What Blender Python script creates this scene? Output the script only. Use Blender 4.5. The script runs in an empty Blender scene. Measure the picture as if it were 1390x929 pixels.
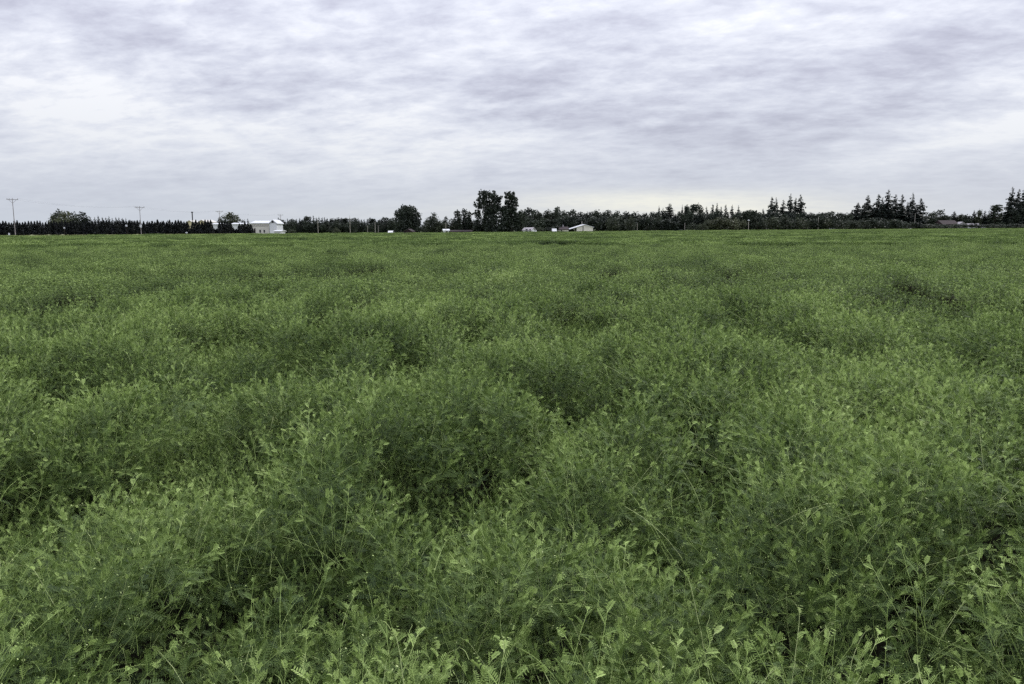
import bpy, math, random
import numpy as np
from mathutils import Vector, Matrix

R = math.radians
SC = bpy.context.scene
COL = SC.collection
random.seed(7)
RNG = np.random.default_rng(11)

# ------------------------------------------------------------------ camera
F = 1091.0            # focal length in pixels of the 1390 wide frame
CAM_Z = 1.99
PITCH = R(8.02)
ROLL = R(0.235)
cam_data = bpy.data.cameras.new('camera')
cam_data.sensor_width = 36.0
cam_data.lens = 36.0 * F / 1390.0
cam_data.clip_start = 0.05
cam_data.clip_end = 20000
cam = bpy.data.objects.new('camera', cam_data)
COL.objects.link(cam)
cam.matrix_world = (Matrix.Translation((0, 0, CAM_Z)) @ Matrix.Rotation(R(90) - PITCH, 4, 'X')
                    @ Matrix.Rotation(-ROLL, 4, 'Z'))
SC.camera = cam
CR = cam.matrix_world.to_3x3()


def ray(px, py):
    return (CR @ Vector(((px - 695.0) / F, -(py - 464.5) / F, -1.0))).normalized()


def hor(px):
    lo, hi = 200.0, 450.0
    for _ in range(30):
        m = (lo + hi) / 2
        if ray(px, m).z > 0:
            lo = m
        else:
            hi = m
    return lo


H0, H1 = hor(0), hor(1390)


def hz(px):
    return H0 + (H1 - H0) * px / 1390.0


def spot(px, Y):
    """world x of photo column px at depth Y"""
    d = ray(px, hz(px))
    return d.x / d.y * Y


def zat(px, py, Y):
    d = ray(px, py)
    return CAM_Z + d.z / d.y * Y


def on_level(px, py, z):
    d = ray(px, py)
    t = (z - CAM_Z) / d.z
    return d.x * t, d.y * t


# ------------------------------------------------------------------ world: overcast daylight
SUN_EL, SUN_AZ = 43.0, 38.0        # azimuth measured from +Y (view direction) towards +X
SC.view_settings.view_transform = 'Standard'
SC.view_settings.look = 'None'
SC.view_settings.exposure = 0.0
SC.view_settings.gamma = 1.0
SC.view_settings.use_curve_mapping = False

world = bpy.data.worlds.new('World')
SC.world = world
world.use_nodes = True
wn, wl = world.node_tree.nodes, world.node_tree.links
wn.clear()


def WM(op, a, b=None, c=None, clamp=False):
    n = wn.new('ShaderNodeMath'); n.operation = op; n.use_clamp = clamp
    for i, v in enumerate((a, b, c)):
        if v is None:
            continue
        if isinstance(v, (int, float)):
            n.inputs[i].default_value = v
        else:
            wl.new(v, n.inputs[i])
    return n.outputs[0]


tc = wn.new('ShaderNodeTexCoord')
sep = wn.new('ShaderNodeSeparateXYZ'); wl.new(tc.outputs['Generated'], sep.inputs[0])
X, Y_, Z = sep.outputs
zpos = WM('MAXIMUM', Z, 0.0)
zz = WM('ADD', zpos, 0.19)
cx, cy = WM('DIVIDE', X, zz), WM('DIVIDE', Y_, zz)


def wnoise(sx, sy, seed, scale, detail, rough, dist, shear=0.0):
    comb = wn.new('ShaderNodeCombineXYZ')
    ax = WM('MULTIPLY', cx, sx)
    ay = WM('ADD', WM('MULTIPLY', cy, sy), WM('MULTIPLY', cx, shear))
    wl.new(ax, comb.inputs[0]); wl.new(ay, comb.inputs[1]); comb.inputs[2].default_value = seed
    n = wn.new('ShaderNodeTexNoise')
    n.inputs['Scale'].default_value = scale
    n.inputs['Detail'].default_value = detail
    n.inputs['Roughness'].default_value = rough
    n.inputs['Distortion'].default_value = dist
    wl.new(comb.outputs[0], n.inputs['Vector'])
    return WM('SUBTRACT', n.outputs['Fac'], 0.5)


big = wnoise(1.0, 1.0, 3.3, 0.85, 4, 0.5, 0.2, 0.10)
mid = wnoise(0.80, 1.0, 9.1, 3.9, 8, 0.60, 0.35, 0.12)
fine = wnoise(0.75, 1.0, 5.7, 12.0, 6, 0.64, 0.2, 0.1)
roll = wnoise(0.62, 1.0, 21.4, 1.9, 5, 0.50, 0.15, 0.22)
seam = WM('SUBTRACT', 0.13, WM('ABSOLUTE', roll))          # bright where two cloud rolls part
roll2 = wnoise(0.8, 1.0, 33.0, 4.6, 6, 0.58, 0.2, 0.18)
seam2 = WM('SUBTRACT', 0.12, WM('ABSOLUTE', roll2))
az = WM('ARCTAN2', X, Y_)


def patch(px, py, wx, wy, amp, tilt=0.0):
    """a thinner (amp>0) or thicker (amp<0) area of the cloud deck"""
    d = ray(px, py)
    a0, e0 = math.atan2(d.x, d.y), d.z
    da = WM('SUBTRACT', az, a0)
    de = WM('SUBTRACT', WM('SUBTRACT', Z, e0), WM('MULTIPLY', da, tilt))
    q = WM('ADD', WM('POWER', WM('ABSOLUTE', WM('DIVIDE', da, wx / F)), 2.0),
           WM('POWER', WM('ABSOLUTE', WM('DIVIDE', de, wy / F)), 2.0))
    return WM('MULTIPLY', WM('EXPONENT', WM('MULTIPLY', q, -1.0)), amp)


base = WM('ADD', WM('ADD', WM('MULTIPLY', big, 0.85), WM('MULTIPLY', mid, 0.75)), WM('MULTIPLY', fine, 0.62))
base = WM('ADD', base, WM('ADD', WM('MULTIPLY', seam, 1.15), WM('MULTIPLY', seam2, 1.15)))
for p in ((130, 165, 170, 55, 0.26), (60, 120, 120, 30, 0.08), (560, 185, 260, 40, 0.16),
          (330, 215, 300, 50, 0.13), (1310, 190, 180, 24, 0.34, 0.22),
          (700, 10, 150, 30, -0.16), (1120, 130, 240, 50, -0.16, 0.18), (470, 130, 110, 25, 0.10, -0.3),
          (240, 75, 180, 45, -0.17, -0.3), (430, 30, 200, 40, -0.12), (570, 120, 180, 30, -0.12),
          (880, 30, 90, 30, -0.14), (1330, 60, 160, 40, -0.16), (900, 150, 260, 60, -0.08), (20, 20, 120, 30, -0.08)):
    base = WM('ADD', base, patch(*p))
wn_fade = WM('MULTIPLY', zpos, 7.0, clamp=True)               # detail dies out towards the horizon
base = WM('MULTIPLY', base, WM('ADD', WM('MULTIPLY', wn_fade, 0.78), 0.22))
fac = WM('ADD', base, 0.56, clamp=True)
ramp = wn.new('ShaderNodeValToRGB'); wl.new(fac, ramp.inputs[0])
e = ramp.color_ramp.elements
e[0].position, e[0].color = 0.12, (0.375, 0.380, 0.475, 1)
e[1].position, e[1].color = 0.98, (0.875, 0.885, 0.925, 1)
for pos, c in ((0.38, (0.490, 0.500, 0.605, 1)), (0.60, (0.615, 0.635, 0.735, 1)), (0.80, (0.745, 0.765, 0.845, 1))):
    k = ramp.color_ramp.elements.new(pos); k.color = c
# pale blue grey air low over the land
low = WM('EXPONENT', WM('MULTIPLY', zpos, -15.0))
mixl = wn.new('ShaderNodeMix'); mixl.data_type = 'RGBA'
wl.new(WM('MULTIPLY', low, 0.72), mixl.inputs[0]); wl.new(ramp.outputs[0], mixl.inputs[6])
mixl.inputs[7].default_value = (0.655, 0.725, 0.805, 1)
# the cream gap under the cloud deck low above the trees
gap = WM('ADD', WM('ADD', patch(880, 272, 190, 13, 0.85), patch(1010, 288, 170, 13, 0.7)), patch(640, 292, 260, 12, 0.25))
gapn = WM('MULTIPLY', gap, WM('ADD', 1.0, WM('MULTIPLY', fine, 1.2)), clamp=True)
mixg = wn.new('ShaderNodeMix'); mixg.data_type = 'RGBA'
wl.new(gapn, mixg.inputs[0]); wl.new(mixl.outputs[2], mixg.inputs[6])
mixg.inputs[7].default_value = (0.91, 0.915, 0.85, 1)
# an overcast sky brightens towards the zenith
grad = WM('ADD', 0.93, WM('MULTIPLY', WM('POWER', zpos, 1.25), 1.9))
vm = wn.new('ShaderNodeVectorMath'); vm.operation = 'SCALE'
wl.new(mixg.outputs[2], vm.inputs[0]); wl.new(grad, vm.inputs['Scale'])
bg_cloud = wn.new('ShaderNodeBackground'); wl.new(vm.outputs[0], bg_cloud.inputs[0]); bg_cloud.inputs[1].default_value = 1.0
sky = wn.new('ShaderNodeTexSky'); sky.sky_type = 'NISHITA'; sky.sun_disc = False
sky.sun_elevation = R(SUN_EL); sky.sun_rotation = R(SUN_AZ)
bg_sky = wn.new('ShaderNodeBackground'); wl.new(sky.outputs[0], bg_sky.inputs[0]); bg_sky.inputs[1].default_value = 0.09
mixs = wn.new('ShaderNodeMixShader'); mixs.inputs[0].default_value = 0.95
wl.new(bg_sky.outputs[0], mixs.inputs[1]); wl.new(bg_cloud.outputs[0], mixs.inputs[2])
wo = wn.new('ShaderNodeOutputWorld'); wl.new(mixs.outputs[0], wo.inputs[0])
world.cycles.sampling_method = 'MANUAL'
world.cycles.sample_map_resolution = 1024

sd = bpy.data.lights.new('sun', 'SUN')
sd.energy = 1.5; sd.angle = R(12); sd.color = (1.0, 0.965, 0.90)
sun = bpy.data.objects.new('sun', sd); COL.objects.link(sun)
dvec = Vector((math.sin(R(SUN_AZ)) * math.cos(R(SUN_EL)), math.cos(R(SUN_AZ)) * math.cos(R(SUN_EL)), math.sin(R(SUN_EL))))
sun.rotation_euler = (-dvec).to_track_quat('-Z', 'Y').to_euler()
SC.cycles.use_denoising = False
SC.cycles.max_bounces = 6
SC.cycles.diffuse_bounces = 3
SC.cycles.transmission_bounces = 6
SC.cycles.transparent_max_bounces = 8


# ------------------------------------------------------------------ materials
def plain(name, col, rough=0.8, var=0.15, scale=3.0, spec=0.3, metal=0.0):
    m = bpy.data.materials.new(name); m.use_nodes = True
    nt = m.node_tree; n, l = nt.nodes, nt.links
    b = n['Principled BSDF']
    b.inputs['Roughness'].default_value = rough
    b.inputs['Specular IOR Level'].default_value = spec
    b.inputs['Metallic'].default_value = metal
    t = n.new('ShaderNodeTexNoise'); t.inputs['Scale'].default_value = scale; t.inputs['Detail'].default_value = 5
    g = n.new('ShaderNodeNewGeometry'); l.new(g.outputs['Position'], t.inputs['Vector'])
    r = n.new('ShaderNodeValToRGB'); l.new(t.outputs['Fac'], r.inputs[0])
    r.color_ramp.elements[0].position = 0.3; r.color_ramp.elements[1].position = 0.7
    r.color_ramp.elements[0].color = tuple(c * (1 - var) for c in col) + (1,)
    r.color_ramp.elements[1].color = tuple(min(1, c * (1 + var)) for c in col) + (1,)
    l.new(r.outputs[0], b.inputs['Base Color'])
    return m


def foliage(name, c0, c1, trans=0.25, scale=0.6, tone=False, spec=0.25, rough=0.6, patches=None):
    """leaf shader: colour varies by noise, by leaf tone attribute and by instance"""
    m = bpy.data.materials.new(name); m.use_nodes = True
    nt = m.node_tree; n, l = nt.nodes, nt.links
    b = n['Principled BSDF']; out = n['Material Output']
    b.inputs['Roughness'].default_value = rough
    b.inputs['Specular IOR Level'].default_value = spec
    t = n.new('ShaderNodeTexNoise'); t.inputs['Scale'].default_value = scale; t.inputs['Detail'].default_value = 3
    g = n.new('ShaderNodeNewGeometry'); l.new(g.outputs['Position'], t.inputs['Vector'])
    oi = n.new('ShaderNodeObjectInfo')

    def M(op, a, bb, clamp=False):
        q = n.new('ShaderNodeMath'); q.operation = op; q.use_clamp = clamp
        for i, v in enumerate((a, bb)):
            if isinstance(v, (int, float)):
                q.inputs[i].default_value = v
            else:
                l.new(v, q.inputs[i])
        return q.outputs[0]
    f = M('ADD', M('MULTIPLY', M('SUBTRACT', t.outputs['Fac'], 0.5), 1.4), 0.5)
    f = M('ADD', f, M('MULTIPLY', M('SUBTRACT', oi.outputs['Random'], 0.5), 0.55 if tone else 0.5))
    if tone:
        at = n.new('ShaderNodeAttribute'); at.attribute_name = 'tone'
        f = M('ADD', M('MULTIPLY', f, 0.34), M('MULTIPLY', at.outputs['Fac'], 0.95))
    r = n.new('ShaderNodeValToRGB'); l.new(f, r.inputs[0])
    els = r.color_ramp.elements
    if tone:
        els[0].position, els[0].color = 0.10, tuple(c0) + (1,)
        els[1].position, els[1].color = 0.54, tuple(c1) + (1,)
        for pos, c in tone:
            k = els.new(pos); k.color = tuple(c) + (1,)
    else:
        els[0].position, els[0].color = 0.2, tuple(c0) + (1,)
        els[1].position, els[1].color = 0.8, tuple(c1) + (1,)
    l.new(r.outputs[0], b.inputs['Base Color'])
    if trans:
        tr = n.new('ShaderNodeBsdfTranslucent'); l.new(r.outputs[0], tr.inputs[0])
        mx = n.new('ShaderNodeMixShader'); mx.inputs[0].default_value = trans
        l.new(b.outputs[0], mx.inputs[1]); l.new(tr.outputs[0], mx.inputs[2]); l.new(mx.outputs[0], out.inputs[0])
    return m


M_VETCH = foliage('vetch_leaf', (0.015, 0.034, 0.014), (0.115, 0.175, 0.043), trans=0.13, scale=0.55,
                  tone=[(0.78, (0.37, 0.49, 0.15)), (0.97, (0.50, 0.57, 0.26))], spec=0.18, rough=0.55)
M_SOIL = plain('soil', (0.012, 0.012, 0.008), 1.0, 0.4, 14.0, spec=0.0)
M_BARK = plain('bark', (0.060, 0.045, 0.038), 0.95, 0.3, 2.0)
M_LEAF_D = foliage('dark_leaf', (0.014, 0.020, 0.015), (0.038, 0.050, 0.032), 0.15, 0.35)
M_LEAF_M = foliage('mid_leaf', (0.024, 0.032, 0.022), (0.055, 0.066, 0.038), 0.20, 0.35)
M_LEAF_O = foliage('olive_leaf', (0.045, 0.052, 0.030), (0.100, 0.110, 0.060), 0.20, 0.5)
M_FIR = foliage('fir_needle', (0.012, 0.018, 0.016), (0.028, 0.038, 0.029), 0.05, 0.35)
M_ARB = foliage('arborvitae_scale', (0.008, 0.010, 0.013), (0.019, 0.022, 0.020), 0.04, 0.5)
M_VERGE = foliage('dry_grass', (0.11, 0.14, 0.05), (0.26, 0.27, 0.13), 0.2, 0.25)
M_LAND = plain('far_grass', (0.15, 0.18, 0.085), 0.9, 0.3, 0.05)
M_POLE = plain('pole_wood', (0.27, 0.245, 0.235), 0.9, 0.2, 2.0)
M_PALEP = plain('pale_post', (0.40, 0.37, 0.33), 0.8, 0.1, 2.0)
M_WHITE = plain('white_paint', (0.62, 0.63, 0.66), 0.6, 0.06, 0.5)
M_ROOFW = plain('white_metal_roof', (0.60, 0.61, 0.64), 0.5, 0.04, 0.5)
M_CREAM = plain('cream_siding', (0.56, 0.54, 0.50), 0.7, 0.08, 0.6)
M_TAN = plain('tan_siding', (0.66, 0.63, 0.56), 0.7, 0.1, 0.6)
M_YELL = plain('yellow_siding', (0.52, 0.46, 0.30), 0.7, 0.1, 0.6)
M_DARK = plain('dark_opening', (0.02, 0.02, 0.025), 0.6, 0.1, 1.0)
M_RED = plain('red_brown_roof', (0.028, 0.018, 0.021), 0.85, 0.2, 1.0)
M_GREYR = plain('grey_roof', (0.30, 0.28, 0.30), 0.8, 0.15, 1.0)
M_GLASS = plain('window_glass', (0.03, 0.035, 0.045), 0.15, 0.1, 1.0, spec=0.5)
M_CARW = plain('white_car_paint', (0.70, 0.70, 0.71), 0.35, 0.03, 1.0, spec=0.5)
M_TYRE = plain('tyre_rubber', (0.03, 0.03, 0.03), 0.8, 0.1, 1.0)
M_WIRE = plain('wire', (0.05, 0.05, 0.05), 0.6, 0.1, 1.0)
M_INS = plain('ceramic', (0.35, 0.34, 0.33), 0.3, 0.1, 1.0)


# ------------------------------------------------------------------ helpers
def mesh(name, v, f, mat, smooth=False):
    me = bpy.data.meshes.new(name)
    me.from_pydata([tuple(p) for p in v] if not isinstance(v, np.ndarray) else v.tolist(), [], f)
    me.materials.append(mat)
    if smooth:
        me.polygons.foreach_set('use_smooth', [True] * len(me.polygons))
    me.update()
    return me


def quadmesh(name, V, nquad, mat):
    """V: (nquad*4,3) array"""
    me = bpy.data.meshes.new(name)
    nv = len(V)
    me.vertices.add(nv); me.vertices.foreach_set('co', np.asarray(V, np.float32).ravel())
    me.loops.add(nv); me.loops.foreach_set('vertex_index', np.arange(nv, dtype=np.int32))
    me.polygons.add(nquad)
    me.polygons.foreach_set('loop_start', np.arange(0, nv, 4, dtype=np.int32))
    me.materials.append(mat)
    me.update(); me.validate()
    return me


def link(name, me, parent=None, loc=None, rz=0.0, scl=None):
    o = bpy.data.objects.new(name, me); COL.objects.link(o)
    if parent is not None:
        o.parent = parent
    if loc is not None:
        o.location = loc
    o.rotation_euler = (0, 0, rz)
    if scl is not None:
        o.scale = scl
    return o


def tag(o, label=None, cat=None, group=None, kind=None):
    if label: o['label'] = label
    if cat: o['category'] = cat
    if group: o['group'] = group
    if kind: o['kind'] = kind
    return o


class Geo:
    def __init__(s): s.v = []; s.f = []

    def box(s, x0, x1, y0, y1, z0, z1):
        b = len(s.v)
        s.v += [(x0, y0, z0), (x1, y0, z0), (x1, y1, z0), (x0, y1, z0), (x0, y0, z1), (x1, y0, z1), (x1, y1, z1), (x0, y1, z1)]
        s.f += [tuple(b + i for i in q) for q in ((0, 3, 2, 1), (4, 5, 6, 7), (0, 1, 5, 4), (1, 2, 6, 5), (2, 3, 7, 6), (3, 0, 4, 7))]
        return s

    def prism(s, prof, y0, y1):
        """profile of (x,z) points extruded along y"""
        b = len(s.v); n = len(prof)
        s.v += [(x, y0, z) for x, z in prof] + [(x, y1, z) for x, z in prof]
        s.f += [tuple(b + i for i in range(n)), tuple(b + n + i for i in reversed(range(n)))]
        s.f += [(b + i, b + n + i, b + n + (i + 1) % n, b + (i + 1) % n) for i in range(n)]
        return s

    def tube(s, pts, rads, n=7):
        b = len(s.v); k = len(pts)
        for i, p in enumerate(pts):
            p = Vector(p)
            a = Vector(pts[max(0, i - 1)]); c = Vector(pts[min(k - 1, i + 1)])
            t = (c - a).normalized()
            u = t.cross(Vector((0, 0, 1)) if abs(t.z) < 0.9 else Vector((1, 0, 0))).normalized(); w = t.cross(u)
            for j in range(n):
                an = 2 * math.pi * j / n
                s.v.append(tuple(p + (u * math.cos(an) + w * math.sin(an)) * rads[i]))
        for i in range(k - 1):
            for j in range(n):
                s.f.append((b + i * n + j, b + i * n + (j + 1) % n, b + (i + 1) * n + (j + 1) % n, b + (i + 1) * n + j))
        s.f.append(tuple(b + j for j in reversed(range(n)))); s.f.append(tuple(b + (k - 1) * n + j for j in range(n)))
        return s

    def me(s, name, mat): return mesh(name, s.v, s.f, mat)


# value noise
_G = np.random.default_rng(5).random((4, 512, 512))


def vnoise(x, y, scale, k=0):
    u, v = np.asarray(x) / scale + 100.37, np.asarray(y) / scale + 57.13
    i, j = np.floor(u).astype(int), np.floor(v).astype(int)
    a, b = u - i, v - j
    a = a * a * (3 - 2 * a); b = b * b * (3 - 2 * b)
    g = _G[k]
    i0, i1, j0, j1 = i % 512, (i + 1) % 512, j % 512, (j + 1) % 512
    return (g[i0, j0] * (1 - a) * (1 - b) + g[i1, j0] * a * (1 - b) + g[i0, j1] * (1 - a) * b + g[i1, j1] * a * b) * 2 - 1


# ------------------------------------------------------------------ the field: where the crop ends
EDGE = [(-260, 150), (-100, 165), (20, 175), (345, 222), (560, 245), (700, 258), (800, 290), (900, 340), (1100, 430), (1250, 510), (1500, 640), (1800, 800)]
EX = np.array([spot(p, d) for p, d in EDGE]); EY = np.array([d for _, d in EDGE], float)
EA = np.arctan2(EX, EY)


def edge_y(px):
    return float(np.interp(px, [p for p, _ in EDGE], [d for _, d in EDGE]))


def inside(x, y):
    a = np.arctan2(x, y)
    return y < np.interp(a, EA, EY)


# hollows in the crop (photo column, row, width, height, depth m)
HOLLOWS = [(70, 625, 130, 56, .42), (20, 640, 70, 40, .3), (250, 575, 110, 44, .36), (290, 590, 50, 30, .2), (385, 575, 70, 50, .30), (150, 505, 120, 22, .22),
           (250, 515, 60, 18, .2), (60, 500, 80, 18, .18), (560, 466, 44, 20, .34), (548, 468, 36, 14, .2), (440, 548, 50, 20, .2), (600, 628, 40, 44, .5), (690, 592, 40, 20, .22),
           (655, 612, 60, 26, .25), (600, 668, 30, 24, .35), (800, 428, 70, 22, .36), (765, 449, 60, 16, .34), (884, 449, 46, 16, .34), (1018, 427, 50, 18, .32), (1048, 441, 70, 22, .32),
           (1196, 428, 40, 14, .3), (1236, 419, 40, 12, .28), (1310, 410, 60, 16, .32), (1350, 421, 50, 14, .3), (1320, 466, 60, 36, .26), (1250, 358, 28, 8, .3),
           (1157, 399, 60, 12, .2), (918, 387, 60, 8, .2), (990, 369, 60, 9, .4), (327, 370, 40, 6, .3), (370, 369, 50, 6, .3), (403, 369, 46, 7, .35), (483, 363, 50, 7, .3),
           (514, 400, 24, 8, .3), (448, 423, 44, 14, .36), (282, 441, 60, 18, .28), (322, 452, 50, 16, .26), (136, 407, 50, 12, .26), (45, 409, 60, 12, .26), (60, 428, 60, 14, .22),
           (634, 443, 36, 16, .28), (655, 462, 30, 12, .26), (544, 375, 50, 7, .25), (620, 366, 30, 5, .22), (373, 477, 50, 18, .26), (90, 350, 40, 4, .25), (448, 346, 36, 4, .22),
           (950, 585, 70, 40, .3), (860, 600, 40, 22, .2), (900, 690, 70, 34, .32), (850, 650, 60, 24, .24), (830, 725, 30, 26, .2), (720, 660, 40, 26, .25), (1300, 640, 60, 24, .2),
           (1377, 656, 24, 20, .25), (330, 715, 60, 50, .35), (378, 715, 40, 40, .38), (250, 742, 50, 50, .38), (285, 760, 40, 40, .34), (110, 840, 60, 30, .35), (195, 860, 90, 46, .42),
           (255, 875, 60, 50, .42), (330, 850, 50, 30, .4), (450, 720, 30, 30, .3), (380, 810, 70, 30, .35), (430, 860, 50, 26, .36), (534, 828, 26, 44, .6), (580, 720, 30, 24, .3),
           (670, 890, 60, 50, .38), (590, 870, 40, 40, .28), (750, 800, 60, 30, .22), (860, 820, 50, 24, .24), (1060, 770, 70, 34, .34), (1200, 795, 60, 36, .42), (1270, 835, 60, 44, .42),
           (1090, 830, 60, 26, .32), (1145, 870, 30, 30, .32), (1200, 910, 70, 30, .32), (1310, 875, 40, 40, .42), (1330, 730, 40, 24, .3), (980, 860, 50, 30, .25), (30, 690, 60, 24, .2),
           (40, 760, 50, 26, .15), (1030, 545, 50, 18, .2), (1130, 560, 50, 18, .15), (760, 520, 40, 14, .2), (690, 520, 30, 12, .2), (420, 510, 40, 14, .18), (1090, 500, 40, 12, .15)]
HL = []
for px, py, w, h, dp in HOLLOWS:
    x, y = on_level(px, py, 0.74)
    xa, _ = on_level(px - w / 2, py, 0.74); xb, _ = on_level(px + w / 2, py, 0.74)
    _, ya = on_level(px, py + h / 2, 0.74); _, yb = on_level(px, py - h / 2, 0.74)
    HL.append((x, y, max(0.14, (xb - xa) * 0.78), max(0.16, (yb - ya) * 0.95), dp))
HL = np.array(HL)


def dip(x, y, parts=False):
    d = np.zeros_like(x)
    wob = 1 + 0.55 * vnoise(x, y, 0.28, 3) + 0.35 * vnoise(x, y, 0.11, 0)
    for hx, hy, sx, sy, dp in HL:
        mk = (np.abs(x - hx) < 3 * sx) & (np.abs(y - hy) < 3 * sy)
        if mk.any():
            q = (((x[mk] - hx) / sx) ** 2 + ((y[mk] - hy) / sy) ** 2) * np.clip(wob[mk], .25, 3)
            d[mk] = np.maximum(d[mk], dp * 1.5 / (1 + (q / 1.15) ** 3))
    # scattered shallow hollows everywhere
    n = vnoise(x, y * 0.8, 1.3, 2) * 0.6 + vnoise(x, y, 0.5, 3) * 0.4
    d2 = np.clip((n - 0.22) / 0.24, 0, 1) * 0.36
    far = np.clip((y - 14) / 20, 0, 1)
    n2 = vnoise(x * 0.6, y * 0.8, 4.0, 1)
    d2 = d2 + far * np.clip((n2 - 0.36) / 0.16, 0, 1) * 0.45
    return np.maximum(d, d2)


def crop_h(x, y):
    b1 = np.sqrt(np.abs(vnoise(x, y, 0.62, 0))); b2 = np.sqrt(np.abs(vnoise(x, y, 2.0, 3)))
    return 0.81 + 0.36 * (b1 - 0.6) + 0.24 * (b2 - 0.6) + 0.065 * vnoise(x, y, 0.24, 1) + 0.05 * vnoise(x, y, 3.7, 2) - dip(x, y)


# ------------------------------------------------------------------ vetch shoots
def pinnate(V, Fc, T, base, d, up, L, pairs, ll, lw, tone, rng, fold=0.35, simple=False):
    """one feathery leaf: a drooping midrib with pairs of narrow leaflets"""
    d = d / np.linalg.norm(d)
    side = np.cross(d, up); side /= np.linalg.norm(side) + 1e-9
    nrm = np.cross(side, d)
    droop = rng.uniform(0.05, 0.55)
    def P(t):
        return base + d * L * t + nrm * L * (0.10 * t - droop * t * t * 0.6)
    if not simple:
        k = 4; b = len(V)
        for i in range(k + 1):
            t = i / k; p = P(t); w = 0.0011 * (1 - 0.6 * t)
            V += [p - side * w, p + side * w]; T += [tone + 0.12] * 2
        for i in range(k):
            Fc.append((b + 2 * i, b + 2 * i + 1, b + 2 * i + 3, b + 2 * i + 2))
    for i in range(pairs):
        t = 0.14 + 0.86 * (i + 0.5) / pairs
        p = P(t)
        sz = ll * (0.75 + 0.5 * math.sin(math.pi * min(1, t * 0.85 + 0.1))) * rng.uniform(0.85, 1.1)
        tdir = P(min(1, t + 0.05)) - P(t - 0.05); tdir /= np.linalg.norm(tdir)
        for s in (-1, 1):
            ld = side * s * 0.9 + tdir * 0.42 + nrm * (fold + rng.uniform(-0.12, 0.12)); ld /= np.linalg.norm(ld)
            lwid = np.cross(ld, nrm); lwid /= np.linalg.norm(lwid) + 1e-9
            b = len(V)
            tip = p + ld * sz
            m1 = p + ld * sz * 0.38; m2 = p + ld * sz * 0.78
            tn = (min(tone, .56) if simple else tone) + rng.uniform(-0.05, 0.05)
            if simple:
                V += [p, m1 + lwid * lw, tip, m1 - lwid * lw]; T += [tn] * 4
                Fc.append((b, b + 1, b + 2, b + 3))
            else:
                V += [p, m1 + lwid * lw, m2 + lwid * lw * 0.9, tip, m2 - lwid * lw * 0.9, m1 - lwid * lw]; T += [tn] * 6
                Fc.append((b, b + 1, b + 2, b + 3)); Fc.append((b, b + 3, b + 4, b + 5))


def ribbon(V, Fc, T, pts, r, tone):
    b = len(V); n = len(pts)
    for i, p in enumerate(pts):
        rr = r * (1 - 0.5 * i / n)
        for a in (0, 2.09, 4.19):
            V.append(p + np.array((math.cos(a) * rr, math.sin(a) * rr, 0))); T.append(tone)
    for i in range(n - 1):
        for j in range(3):
            Fc.append((b + i * 3 + j, b + i * 3 + (j + 1) % 3, b + (i + 1) * 3 + (j + 1) % 3, b + (i + 1) * 3 + j))


def tendril(V, Fc, T, base, d, L, tone, rng):
    pts = [base]; a = rng.uniform(0, 6.28); dd = d / np.linalg.norm(d)
    for i in range(5):
        dd = dd + np.array((math.cos(a), math.sin(a), rng.uniform(-.3, .5))) * 0.35; dd /= np.linalg.norm(dd)
        a += 0.9; pts.append(pts[-1] + dd * L / 5)
    ribbon(V, Fc, T, pts, 0.0007, tone)


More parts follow.
